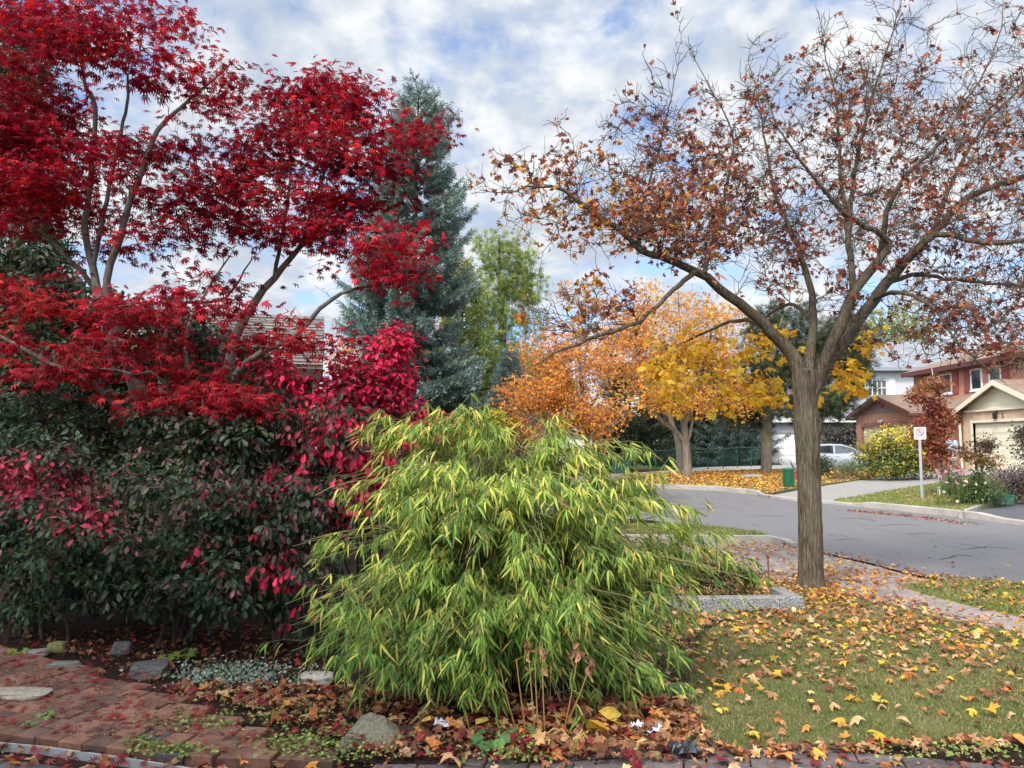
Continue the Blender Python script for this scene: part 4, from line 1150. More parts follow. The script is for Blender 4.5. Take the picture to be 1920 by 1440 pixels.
    L(mb, [(1665, 530, Y + .1, .04), (1720, 515, Y + .5, .034), (1790, 524, Y + .8, .028), (1920, 538, Y + 1.2, .018), (2010, 560, Y + 1.4, .008)])
    L(mb, [(1640, 560, Y, .035), (1690, 548, Y - .5, .03), (1755, 583, Y - .9, .022), (1792, 640, Y - 1.1, .014), (1850, 690, Y - 1.2, .008), (1890, 720, Y - 1.2, .004)])
    L(mb, [(1750, 436, Y + .3, .04), (1790, 330, Y + .8, .03), (1850, 230, Y + 1.1, .022), (1930, 150, Y + 1.3, .012), (1970, 90, Y + 1.3, .006)])
    L(mb, [(1435, 615, Y - .1, .04), (1400, 600, Y + .6, .034), (1350, 610, Y + 1.1, .026), (1290, 640, Y + 1.5, .016), (1240, 670, Y + 1.7, .008)])
    L(mb, [(1525, 600, Y + .2, .03), (1480, 570, Y + .9, .028), (1430, 600, Y + 1.4, .018), (1400, 660, Y + 1.7, .008)])
    L(mb, [(1570, 655, Y, .03), (1600, 640, Y + .8, .024), (1625, 660, Y + 1.2, .016), (1610, 700, Y + 1.4, .008)])
    mb.build('limbs', M_BARK, root, smooth=True)
    tw = MB()
    E = [(1130, 380, 190, 110, Y - .5, .9), (1280, 290, 170, 150, Y, 1.1), (1430, 300, 150, 190, Y, 1.3), (1570, 230, 140, 170, Y, 1.4, 1.0), (1680, 210, 130, 170, Y, 1.4, 1.0), (1800, 260, 150, 150, Y, 1.5, 1.0), (1900, 200, 130, 190, Y, 1.4, .9),
         (1790, 420, 180, 110, Y, 1.5, 1.1), (1580, 430, 200, 110, Y, 1.5, 1.0), (1350, 440, 190, 80, Y - .2, 1.1), (1850, 560, 170, 90, Y, 1.4, 1.5), (1980, 400, 120, 220, Y, 1.4, .8), (1100, 590, 130, 70, Y - 1.3, .5, .7), (1720, 620, 120, 60, Y - .3, 1.0, 1.5), (1860, 650, 100, 60, Y - .9, .6, 1.4)]
    extra = np.array([at(*q) for q in ((1275, 75, Y), (1440, 70, Y + .5), (1412, 130, Y), (1545, 60, Y + .5), (1660, 20, Y), (1715, 45, Y), (1740, 50, Y + .3), (1230, 150, Y), (1180, 215, Y), (1060, 245, Y - .4), (960, 290, Y - .7), (940, 345, Y - .7), (985, 410, Y - .7), (1020, 450, Y - .5), (1880, -20, Y - .7), (1920, 10, Y))])
    extra = np.repeat(extra, 6, 0) + rng.normal(size=(len(extra) * 6, 3)) * .16
    E += [(1450, 530, 70, 40, Y + .2, .9, 1.3), (1580, 550, 60, 40, Y + .2, .9, 1.2), (1240, 420, 150, 70, Y - .3, .9, 1.2)]
    A = px_pts(E, 2900)
    tips, td = sk.grow(tw, np.concatenate([A, extra]), wig=.014, rk=.011, rmin=.0033, k=4, sub=4, sublen=.17, up=.1, step=.08)
    YE = [(1330, 672, 125, 55, Y + 1.3, .5), (1250, 715, 60, 50, Y + 1.5, .35), (1410, 735, 65, 45, Y + 1.3, .35), (1460, 650, 60, 35, Y + .9, .3), (1575, 705, 50, 50, Y + 1.1, .3, 1.3), (1350, 760, 40, 25, Y + 1.5, .2, .6), (1285, 775, 25, 12, Y + 1.5, .2, .5), (1620, 640, 40, 35, Y + 1.0, .3, .5)]
    yt, yd = sk.grow(tw, px_pts(YE, 100), wig=.012, rk=.008, rmin=.0028, k=4, sub=2, sublen=.15, up=-.1)
    tw.build('twigs', M_TWIG, root)
    temps = [leaf_maple(.6, -.6, .5), leaf_maple(1.2, .7, -.6), leaf_maple(.4, 1.0, .4), leaf_maple(1.5, -.4, .9), leaf_maple(.5, .4, 1.2), leaf_oval(.3, .5, .5)]
    lf = MB()
    # rusty, curled leaves left on the twigs; more orange to the lower left
    P2 = np.array([((p[0] / p[1]) * F + CX, HOR - (p[2] - EYE) / p[1] * F) for p in tips])
    prob = np.where(P2[:, 0] < 1420, .20, .18) + np.where((P2[:, 0] < 1400) & (P2[:, 1] > 260), .13, 0)
    prob *= np.where(P2[:, 1] < 160, .55, 1)
    clump = np.array([mnoise.noise(Vector(p * 1.6)) for p in tips])
    sel = np.nonzero(rng.random(len(tips)) < prob * (1 + 1.6 * clump))[0]
    idx = np.repeat(sel, rng.integers(1, 4, len(sel)))
    n = len(idx); ax = unit(np.array((0, 0, -.7)) + rng.normal(size=(n, 3)) * .55); P = tips[idx] + rng.normal(size=(n, 3)) * .03
    q = P2[idx]
    worange = np.clip((1420 - q[:, 0]) / 420, 0, 1) * np.clip((q[:, 1] - 200) / 250, 0, 1)
    c1 = pal([(.30, .085, .045), (.22, .065, .045), (.38, .125, .055), (.48, .20, .095), (.17, .05, .04)], n, .22)
    c2 = pal([(.60, .25, .03), (.50, .17, .03), (.42, .11, .03), (.65, .34, .04)], n, .15)
    cols = np.where((rng.random(n) < worange * .85)[:, None], c2, c1)
    scatter_leaves(lf, temps, P, ax, rdir(n), rng.uniform(.028, .062, n), cols)
    # bright yellow leaves low down
    idx = np.repeat(np.arange(len(yt)), 2); n = len(idx)
    t2 = [leaf_maple(.25, -.1, .1), leaf_maple(.4, .2, -.2), leaf_maple(.15, -.25, 0)]
    ax = unit(np.array((0, -.2, -.35)) + rng.normal(size=(n, 3)) * .6)
    scatter_leaves(lf, t2, yt[idx] + rng.normal(size=(n, 3)) * .06, ax, unit(np.array((0, -.4, .7)) + rng.normal(size=(n, 3)) * .45), rng.uniform(.06, .105, n), pal([(.76, .47, .03), (.74, .40, .025), (.80, .56, .05), (.70, .33, .03)], n, .1))
    lf.build('crown', M_NM, root)
norway_maple()

# ------------------------------------------------------------------ Japanese maple
def japanese_maple():
    Y = 7.2
    root = thing('japanese_maple', 'crimson Japanese maple with many slender grey stems', 'tree', (-3.4, Y, 0))
    mb = MB(); sk = Skel(); L = sk.limb
    B = (330, 1130)
    L(mb, [(*B, Y, .07), (300, 900, Y - .1, .055), (262, 720, Y - .1, .045), (190, 565, Y - .1, .040), (174, 500, Y, .036), (160, 430, Y, .030), (172, 325, Y + .1, .026), (178, 200, Y + .1, .021), (160, 165, Y + .1, .018), (148, 100, Y + .1, .014), (90, 10, Y + .1, .008), (60, -40, Y, .004)], wig=.005)
    L(mb, [(305, 900, Y, .04), (225, 640, Y - .1, .036), (200, 525, Y - .2, .034), (220, 465, Y - .2, .032), (240, 390, Y - .2, .030), (270, 310, Y - .2, .026), (295, 245, Y - .2, .022), (340, 200, Y - .1, .017), (400, 150, Y, .011), (440, 110, Y, .005)], wig=.005)
    L(mb, [(*B, Y + .2, .075), (400, 850, Y + .2, .062), (425, 700, Y + .2, .052), (447, 620, Y + .2, .046), (480, 565, Y + .2, .040), (515, 520, Y + .3, .034), (565, 460, Y + .3, .026), (625, 390, Y + .4, .018), (700, 330, Y + .4, .010), (760, 290, Y + .4, .005)], wig=.005)
    L(mb, [(410, 800, Y + .1, .04), (445, 700, Y - .1, .036), (500, 655, Y - .2, .032), (550, 630, Y - .2, .028), (600, 580, Y - .2, .022), (640, 550, Y - .2, .018), (720, 525, Y - .1, .010), (770, 500, Y, .004)], wig=.005)
    L(mb, [(290, 850, Y, .035), (190, 570, Y + .2, .03), (125, 480, Y + .2, .022), (75, 435, Y + .2, .016), (0, 380, Y + .2, .008), (-50, 350, Y + .2, .004)], wig=.005)
    L(mb, [(310, 900, Y, .035), (200, 740, Y - .5, .030), (100, 685, Y - .7, .024), (30, 645, Y - .8, .016), (-60, 600, Y - .8, .006)], wig=.005)
    L(mb, [(350, 900, Y - .1, .028), (357, 770, Y - .3, .022), (350, 620, Y - .3, .018), (380, 560, Y - .2, .013), (430, 480, Y, .007)], wig=.005)
    L(mb, [(320, 860, Y + .2, .03), (300, 720, Y + .5, .026), (330, 580, Y + .6, .02), (420, 560, Y + .6, .014), (470, 490, Y + .6, .007)], wig=.005)
    L(mb, [(174, 500, Y, .024), (240, 180, Y, .014), (230, 130, Y, .01), (235, 30, Y, .005)], wig=.005)
    L(mb, [(515, 520, Y + .3, .022), (545, 330, Y + .5, .014), (540, 200, Y + .5, .006)], wig=.005)
    L(mb, [(565, 460, Y + .3, .018), (620, 260, Y + .5, .011), (612, 130, Y + .5, .004)], wig=.005)
    L(mb, [(350, 900, Y, .02), (310, 720, Y - .8, .016), (250, 700, Y - 1.0, .01), (190, 690, Y - 1.1, .005)], wig=.005)
    mb.build('stems', M_JBARK, root, smooth=True)
    pads = [(100, 30, 110, 45), (250, 40, 70, 55), (60, 110, 75, 50), (200, 95, 65, 60), (370, 68, 80, 50), (410, 120, 65, 50), (340, 105, 60, 60), (285, 165, 60, 35), (385, 180, 45, 28), (130, 40, 130, 60),
            (90, 220, 105, 60), (50, 265, 80, 70), (160, 290, 105, 50), (50, 330, 90, 50), (130, 205, 60, 40),
            (250, 300, 85, 35), (325, 285, 65, 30), (400, 298, 100, 42), (230, 345, 90, 35), (130, 385, 110, 35), (50, 400, 80, 35), (370, 370, 100, 42), (430, 365, 80, 42), (485, 300, 55, 55),
            (525, 215, 40, 42), (560, 262, 65, 50), (640, 200, 38, 40), (612, 160, 20, 25), (625, 250, 70, 45), (600, 300, 90, 45), (700, 295, 75, 45), (755, 262, 40, 38), (803, 262, 16, 16), (560, 360, 90, 42), (660, 380, 100, 42), (765, 385, 65, 42), (810, 400, 32, 24), (640, 440, 110, 36), (740, 450, 85, 36), (758, 505, 62, 28), (520, 440, 80, 34), (430, 430, 70, 34), (690, 500, 60, 24),
            (280, 470, 85, 28), (360, 500, 80, 32), (440, 515, 55, 28), (60, 500, 70, 20), (30, 530, 60, 18), (160, 560, 50, 15), (500, 530, 40, 22), (300, 420, 70, 26), (200, 440, 70, 26)]
    E = [(a, b, c, d, Y + random.uniform(-.35, .6), .75) for a, b, c, d in pads]
    low = [(240, 582, 55, 16), (100, 590, 80, 16), (210, 655, 105, 14), (140, 697, 75, 12), (265, 640, 55, 28), (300, 590, 55, 16), (400, 570, 60, 16), (190, 735, 78, 12), (330, 762, 115, 16), (420, 742, 85, 12), (520, 640, 75, 14), (572, 655, 52, 10), (470, 770, 40, 10), (40, 640, 50, 14), (330, 690, 50, 14), (0, 560, 60, 18)]
    E2 = [(a, b, c, d, Y - random.uniform(.5, 1.0), .45) for a, b, c, d in low]
    tw = MB()
    def layers(EE, n, k):
        c = np.repeat(px_pts(EE, n), k, 0)
        return c + rng.normal(size=c.shape) * np.array((.20, .20, .035))
    A = np.concatenate([layers(E, 150, 6)] + [at(a_, b_, Y + .5) + rng.normal(size=(9, 3)) * np.array((.09, .12, .07)) for a_, b_ in ((608, 150), (640, 175), (600, 185), (615, 205), (525, 190), (660, 215), (545, 200), (690, 250))]); A2 = layers(E2, 58, 5)
    tips, td = sk.grow(tw, A, wig=.008, rk=.009, rmin=.0018, k=4, sub=3, sublen=.16, up=0.0, step=.09)
    t2, d2_ = sk.grow(tw, A2, wig=.006, rk=.008, rmin=.0016, k=4, sub=2, sublen=.13, up=0.0, step=.09)
    # bare twigs poking above
    sk.grow(tw, np.array([at(*q) for q in ((600, 128, Y + .5), (610, 545, Y - .2), (590, 535, Y - .2), (205, 690, Y - 1), (245, 740, Y - 1.1))]), rmin=.0016, sub=2, sublen=.08)
    tw.build('twigs', M_JBARK, root)
    lf = MB(); temps = [leaf_star(.2, w=.145), leaf_star(.4, w=.14), leaf_star(.1, w=.155), leaf_star(.6, w=.13)]
    def put(tips, m, spread, flat, cols, w=None):
        idx = np.repeat(np.arange(len(tips)), m); n = len(idx)
        off = rng.normal(size=(n, 3)) * np.array((spread, spread, spread * .22))
        P = tips[idx] + off
        ax = unit(off * np.array((1, 1, .3)) + rng.normal(size=(n, 3)) * .04 + np.array((0, 0, -.045)))
        nr = unit(np.array((0, 0, 1)) + rng.normal(size=(n, 3)) * flat)
        tone = np.array([mnoise.noise(Vector(t * 1.1)) for t in tips])[idx]
        C = pal(cols, n, .2, w)
        C = C * (1 + .5 * tone[:, None]); C[:, 1] = np.clip(C[:, 1] * (1 + 1.2 * np.clip(tone, 0, 1)), .002, 1)
        scatter_leaves(lf, temps, P, ax, nr, rng.uniform(.048, .080, n), np.clip(C, .002, .9))
    reds = [(.36, .006, .024), (.27, .005, .021), (.19, .004, .017), (.52, .018, .014), (.12, .003, .012)]
    put(tips, 4, .11, .30, reds, [3, 3, 2, 1.3, 1])
    put(t2, 4, .10, .25, [(.38, .012, .025), (.28, .008, .022), (.48, .025, .03), (.18, .007, .015)])
    lf.build('crown', M_JM, root)
japanese_maple()

# ------------------------------------------------------------------ bamboo
def bamboo():
    cx, cy = gp(935, 1335)
    cy += .75
    root = thing('bamboo_clump', 'wide arching clump of green and yellow-edged bamboo', 'bamboo', (cx, cy, 0))
    st_, lf = MB(), MB()
    temps = [leaf_lance(.12, .066), leaf_lance(.35, .062), leaf_lance(.6, .07), leaf_lance(.22, .054), leaf_lance(.9, .06)]
    P, AX, SZ, HT = [], [], [], []
    tipsl = []
    BE = [(680, 815, 45, 28, 4.95, .35, 1.3), (770, 830, 80, 40, 5.0, .45, 1.1), (870, 800, 50, 30, 5.05, .45, 1.3), (960, 830, 80, 40, 5.0, .45, 1.1), (1060, 850, 80, 36, 5.0, .45, 1.1), (1160, 870, 70, 32, 5.0, .45, 1.2), (1240, 920, 60, 38, 5.0, .4, 1.2), (1310, 985, 50, 45, 5.0, .4, 1.2), (1355, 1060, 45, 36, 4.95, .3, 1.2), (625, 930, 60, 45, 4.8, .4, 1.2), (600, 1030, 65, 60, 4.7, .4, 1.1), (575, 1140, 50, 45, 4.5, .35, 1.3), (660, 1150, 100, 90, 4.2, .4), (850, 1040, 150, 130, 4.4, .6), (1050, 1040, 150, 130, 4.4, .6), (1210, 1090, 90, 100, 4.7, .45), (1255, 1190, 65, 50, 4.5, .35, 1.2), (900, 1200, 150, 60, 4.0, .25), (1090, 1190, 130, 60, 4.05, .3), (630, 1235, 50, 32, 4.2, .2, 1.2), (770, 1245, 90, 36, 4.05, .2), (830, 1285, 110, 18, 4.2, .15), (980, 1280, 120, 20, 4.2, .15), (1200, 1250, 80, 28, 4.4, .25), (820, 930, 170, 70, 4.6, .6), (1060, 950, 170, 60, 4.6, .6), (720, 1290, 90, 14, 4.25, .15, 3), (880, 1312, 120, 12, 4.3, .15, 3.5), (1060, 1305, 110, 12, 4.3, .15, 3.5), (1190, 1290, 70, 14, 4.45, .15, 3), (565, 1215, 25, 18, 4.35, .15, 2), (640, 1170, 80, 60, 4.7, .5, 1.4), (1230, 1130, 90, 80, 5.0, .5, 1.6), (1290, 1130, 50, 50, 4.9, .4, 1.5), (1270, 1220, 50, 40, 4.6, .3, 1.5), (1300, 1060, 60, 40, 5.0, .3, 1.6), (1340, 1030, 45, 40, 5.1, .3, 2), (1370, 1075, 40, 26, 5.0, .25, 2.4), (1290, 960, 50, 36, 5.1, .3, 1.8), (1330, 1110, 40, 30, 4.9, .25, 2)]
    for tip in px_pts(BE, 510):
        if tip[2] > .1: tipsl.append(tip)
    for px, py, Y in ((690, 800, 4.9), (660, 815, 5.0), (865, 785, 5.1), (880, 800, 5.0), (1030, 850, 5.1), (1185, 872, 5.0), (1150, 880, 5.1), (1285, 925, 5.2), (590, 930, 4.8), (620, 920, 4.9), (1395, 1085, 4.9), (1380, 1100, 5.0), (1350, 1070, 5.0), (1330, 1010, 5.1), (545, 1190, 4.5), (560, 1160, 4.6), (600, 1290, 4.2), (1270, 1290, 4.4), (1310, 1180, 4.6), (770, 830, 4.9), (940, 820, 5.0), (820, 1000, 4.2), (1000, 1120, 3.95), (870, 1050, 3.95), (720, 1120, 3.95), (1100, 1050, 4.05), (660, 1230, 3.95), (900, 1210, 3.85), (1140, 1180, 3.95), (800, 1290, 3.85), (1020, 1290, 3.9), (1220, 1250, 4.1)):
        tipsl.append(at(px, py, Y))
    for tip in tipsl:
        b = np.array((cx, cy, 0)) + np.array((*(rng.normal(size=2) * np.array((.17, .14))), 0))
        out = tip - b; h = max(tip[2] * 1.05, .36) + .15 * random.random()
        c = b + np.array((out[0] * .25, out[1] * .25, h * 1.0 + .25))
        t = np.linspace(0, 1, 15)[:, None]
        pts = (1 - t) ** 2 * b + 2 * t * (1 - t) * c + t * t * tip
        pts[2:] += rng.normal(size=(13, 3)) * .006
        st_.tube(pts, np.linspace(.0045, .0015, 15), 5, pal([(.16, .17, .05), (.24, .20, .08)], 1)[0])
        for k in range(random.randint(10, 14)):
            tt = .34 + .66 * (k + random.random()) / 14; tt = min(tt, .999)
            q = (1 - tt) ** 2 * b + 2 * tt * (1 - tt) * c + tt * tt * tip
            tg = unit(2 * (1 - tt) * (c - b) + 2 * tt * (tip - c))
            dr = unit(tg * .6 + rng.normal(size=3) * .6 + unit(np.array((out[0], out[1], 0))) * .35)
            ln = random.uniform(.06, .20)
            e = q + dr * ln + np.array((0, 0, -.02))
            st_.tube([q, (q + e) / 2 + np.array((0, 0, .012)), e], [.0014, .0011, .0008], 3, (.20, .20, .07))
            hd = unit(np.array((dr[0] * .6 + out[0] * .5, dr[1] * .6 + out[1] * .5, 0)) + rng.normal(size=3) * np.array((.25, .25, 0)))
            sd_ = np.array((-hd[1], hd[0], 0))
            for fr in (.55, 1.0):
                m = random.randint(4, 7); p0 = q + (e - q) * fr; dn = random.uniform(.25, .75)
                for z in range(m):
                    an_ = (z / (m - 1) - .5) * random.uniform(1.7, 2.5)
                    P.append(p0 + rng.normal(size=3) * .008)
                    AX.append(unit(hd * math.cos(an_) + sd_ * math.sin(an_) + np.array((0, 0, -dn - .25 * abs(an_))) + rng.normal(size=3) * .12))
                    SZ.append(random.uniform(.065, .13) * (1 - .15 * abs(an_)))
    P, AX, SZ = np.array(P), np.array(AX), np.array(SZ); n = len(P)
    # foliage hangs in separate tiers: keep clumps, open gaps between them
    gap = np.array([mnoise.noise(Vector((q[0] * 2.6, q[1] * 2.6, q[2] * 4.2))) for q in P])
    keep = (P[:, 2] > .05) & (gap > -.15 + .08 * rng.normal(size=n))
    P, AX, SZ = P[keep], AX[keep], SZ[keep]; n = len(P)
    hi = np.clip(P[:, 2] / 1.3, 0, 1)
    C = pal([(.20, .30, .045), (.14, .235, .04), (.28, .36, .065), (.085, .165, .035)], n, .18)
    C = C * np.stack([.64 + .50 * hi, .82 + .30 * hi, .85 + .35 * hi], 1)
    dead = rng.random(n) < .012
    yl = pal([(.56, .52, .09), (.62, .54, .13), (.42, .46, .07)], n, .12)
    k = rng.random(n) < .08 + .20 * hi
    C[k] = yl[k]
    C[dead] = pal([(.36, .22, .09), (.28, .16, .07)], n, .15)[dead]
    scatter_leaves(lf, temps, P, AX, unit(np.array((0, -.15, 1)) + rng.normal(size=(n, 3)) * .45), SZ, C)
    t = NT('bamboo_culm', .5, .3); t.base(t.attr())
    st_.build('culms', t.m, root); lf.build('foliage', M_BAM, root)
bamboo()

# ------------------------------------------------------------------ leafy shrubs
def shrub(name, label, cat, loc, blobs, n, zones, leaf=(.04, .06), stems=14, sub=3, m=6, temps=None, mat=None, group=None, spread=.07, droop=.5, rbase=.014, srad=.12, stemmat=None, jit=.2, shelf=0):
    """blobs: pixel ellipses; zones(px, py, n) -> colour array"""
    root = thing(name, label, cat, loc, group)
    sk, tw, lf = Skel(), MB(), MB()
    if shelf:
        A = np.repeat(px_pts([(a_, b_, c_, d_, e_, f_ * 1.5) for a_, b_, c_, d_, e_, f_ in blobs], max(3, n // shelf)), shelf, 0)
        A = A + rng.normal(size=A.shape) * np.array((.13, .13, .035))
    else: A = px_pts(blobs, n)
    A = A[A[:, 2] > loc[2] + .06]
    cen = A.mean(0)
    for i in range(stems):
        b = np.array(loc, float) + np.array((*rng.normal(size=2) * srad, 0))
        a = A[rng.integers(len(A))]; e = b + (a - b) * .62 + np.array((0, 0, .08))
        c = b + (e - b) * np.array((.25, .25, .6)); t = np.linspace(0, 1, 8)[:, None]
        pts = (1 - t) ** 2 * b + 2 * t * (1 - t) * c + t * t * e; pts[1:] += rng.normal(size=(7, 3)) * .01
        r = np.linspace(rbase, rbase * .45, 8)
        tw.tube(pts, r, 6); sk.push(pts, r)
    tips, td = sk.grow(tw, A, wig=.01, rk=.007, rmin=.002, k=4, sub=sub, sublen=.14, up=.05, step=.1)
    q = tips
    tpx = q[:, 0] / q[:, 1] * F + CX; tpy = HOR - (q[:, 2] - EYE) / q[:, 1] * F
    TC = zones(tpx, tpy, len(q), q) * np.array([1 + .75 * mnoise.noise(Vector(u_ * 1.7)) for u_ in q])[:, None]
    idx = np.repeat(np.arange(len(tips)), m); nn = len(idx)
    off = rng.normal(size=(nn, 3)) * np.array((1, 1, .6)) * spread
    P = tips[idx] + off; ax = unit(unit(off) * .8 + td[idx] * .3 + np.array((0, 0, -droop)) + rng.normal(size=(nn, 3)) * .25)
    ok = P[:, 2] > loc[2] + .02
    P, ax, idx = P[ok], ax[ok], idx[ok]; nn = len(P)
    C = np.clip(TC[idx] * (1 + rng.normal(size=(nn, 1)) * jit), .003, .95)
    temps = temps or [leaf_oval(), leaf_oval(.3, .18, .3), leaf_oval(.22, .05, .1)]
    scatter_leaves(lf, temps, P, ax, unit(np.array((0, -.25, .9)) + rng.normal(size=(nn, 3)) * .4), rng.uniform(*leaf, nn), C)
    tw.build('stems', stemmat or M_DBARK, root); lf.build('foliage', mat or M_EUO, root)
    return root
GRN = [(.024, .048, .025), (.017, .036, .020), (.036, .066, .030), (.050, .060, .032)]
PUR = [(.13, .055, .060), (.10, .050, .050), (.17, .06, .075), (.09, .07, .05)]
CRI = [(.52, .010, .055), (.42, .008, .045), (.60, .02, .07)]
PNK = [(.36, .028, .055), (.42, .03, .07), (.22, .03, .045), (.16, .04, .05)]
def pick(n, sets, w):
    r = rng.random(n); C = np.zeros((n, 3)); acc = np.zeros(n)
    tot = sum(w)
    for s_, q in zip(sets, w):
        lo = acc.copy(); acc = acc + q / tot
        k = (r >= lo) & (r < acc + 1e-9)
        C[k] = pal(s_, int(k.sum()), .2)
    return C
def near(px, py, c):
    return np.exp(-(((px - c[0]) / c[2]) ** 2 + ((py - c[1]) / c[3]) ** 2))
def z_left(px, py, n, P):
    pn = near(px, py, (90, 905, 110, 40)) + near(px, py, (185, 965, 40, 30)) + .6 * near(px, py, (20, 870, 50, 25))
    return pick(n, [GRN, PNK, PUR], [1 - np.clip(pn, 0, .85), np.clip(pn, 0, .85), np.full(n, .05)])
def z_mid(px, py, n, P):
    return pick(n, [GRN, PUR, PNK], [np.full(n, .92), .05 + .5 * near(px, py, (400, 900, 80, 40)), .02 + .6 * near(px, py, (470, 925, 30, 25))])
def z_right(px, py, n, P):
    pu = near(px, py, (640, 830, 110, 110)) + near(px, py, (500, 1030, 110, 60)) + near(px, py, (470, 940, 60, 40)) + .4
    cr = 1.4 * near(px, py, (590, 870, 60, 50)) * .5 + .5 * near(px, py, (540, 1060, 50, 20)) + 1.8 * near(px, py, (670, 880, 50, 80)) + .9 * near(px, py, (640, 790, 70, 60)) + .15
    return pick(n, [GRN, PUR, PNK, CRI], [.62 * np.ones(n), pu * .34, cr * .3, cr * .3])
x, y = gp(120, 1170); shrub('euonymus_shrub', 'dark green shrub with pinkish red tips at the left edge', 'shrub', (x, 6.35, 0),
    [(80, 930, 150, 110, 6.2, .5), (40, 1060, 130, 110, 6.1, .5), (190, 1020, 120, 110, 6.1, .5), (60, 820, 140, 90, 6.7, .4), (210, 880, 110, 70, 6.5, .4), (-60, 950, 90, 150, 6.3, .4), (150, 1120, 60, 25, 6.1, .4), (60, 1130, 110, 35, 6.9, .3), (220, 1125, 90, 35, 6.9, .3), (200, 790, 90, 70, 6.9, .4), (40, 740, 80, 60, 7.0, .4)], 640, z_left, leaf=(.045, .078), spread=.05, sub=2, shelf=7)
x, y = gp(400, 1165); shrub('euonymus_shrub', 'dense dark green shrub between the red maple stems and the burgundy shrub', 'shrub', (x, 6.2, 0),
    [(370, 930, 140, 90, 6.1, .5), (400, 1030, 130, 110, 6.0, .5), (280, 1060, 90, 100, 6.1, .5), (440, 850, 110, 70, 6.3, .45), (470, 780, 70, 45, 6.5, .4), (330, 880, 100, 60, 6.4, .4), (300, 790, 60, 50, 6.6, .4), (415, 765, 60, 45, 6.6, .4), (420, 1120, 50, 25, 5.9, .4), (360, 1125, 110, 35, 6.8, .3)], 560, z_mid, leaf=(.045, .078), spread=.05, sub=2, shelf=7)
x, y = gp(590, 1160); shrub('burgundy_shrub', 'shrub of drooping burgundy and green leaves left of the bamboo', 'shrub', (x, 6.25, 0),
    [(600, 850, 110, 90, 6.2, .5), (520, 1030, 110, 70, 5.8, .4), (560, 950, 110, 90, 6.1, .5), (640, 780, 70, 60, 6.5, .4), (510, 1090, 90, 50, 5.8, .4), (470, 950, 60, 60, 6.0, .3), (650, 930, 60, 90, 6.2, .4), (570, 1120, 80, 50, 6.0, .4)], 560, z_right, leaf=(.055, .085), spread=.045, droop=1.0, sub=1, shelf=7)
x, y = gp(720, 1150); shrub('burning_bush', 'brilliant crimson burning bush rising behind the bamboo', 'shrub', (x, 6.7, 0),
    [(735, 655, 30, 30, 6.7, .2, 1.8), (720, 700, 55, 36, 6.7, .3), (700, 745, 75, 36, 6.7, .35), (650, 700, 40, 30, 6.7, .3), (640, 740, 50, 40, 6.7, .3), (790, 812, 60, 28, 6.6, .3, 1.5), (775, 765, 18, 12, 6.6, .1), (700, 800, 60, 40, 6.7, .3), (690, 890, 32, 55, 6.4, .25, 1.4), (530, 700, 40, 16, 6.6, .25, .8), (580, 735, 34, 14, 6.6, .2, .8), (680, 850, 45, 40, 6.45, .25, 1.5), (670, 930, 30, 26, 6.2, .2, 1.3), (640, 800, 40, 30, 6.4, .25), (500, 690, 30, 14, 6.6, .2)], 400,
    lambda px, py, n, P: pick(n, [CRI, PNK, PUR], [np.full(n, .85), np.full(n, .12), np.full(n, .03)]), leaf=(.05, .075), spread=.05, droop=.5, sub=2)
# dark ivy-like growth in front of the house wall, behind the maple stems
shrub('tall_viburnum', 'tall dark leafy shrub against the house behind the maple stems', 'shrub', (-5.4, 9.6, 0),
    [(120, 560, 130, 120, 9.6, .7), (300, 640, 130, 70, 9.6, .7), (120, 700, 150, 90, 9.4, .7), (430, 680, 80, 60, 9.6, .6), (330, 720, 120, 60, 9.4, .6), (230, 800, 160, 80, 9.3, .6), (450, 760, 80, 60, 9.4, .5), (360, 640, 50, 35, 9.4, .5)], 660,
    lambda px, py, n, P: pick(n, [[(.045, .065, .03), (.032, .05, .024), (.06, .075, .03)], PUR], [np.full(n, .93), np.full(n, .07)]), leaf=(.08, .13), spread=.10, rbase=.03, sub=2, shelf=6)
x, y = gp(1385, 1100); shrub('low_evergreen', 'low dark evergreen mound with brown tips by the planter edge', 'shrub', (x, 7.95, 0.02),
    [(1385, 1085, 36, 20, 7.75, .2), (1345, 1075, 40, 20, 7.75, .2), (1300, 1085, 40, 22, 7.7, .2)], 90, lambda px, py, n, P: pick(n, [[(.05, .07, .02), (.035, .05, .018)], [(.16, .07, .03)]], [np.where(px > 1385, .95, .55), np.where(px > 1385, .05, .45)]), leaf=(.025, .045), spread=.03, stems=8, rbase=.006, m=8)

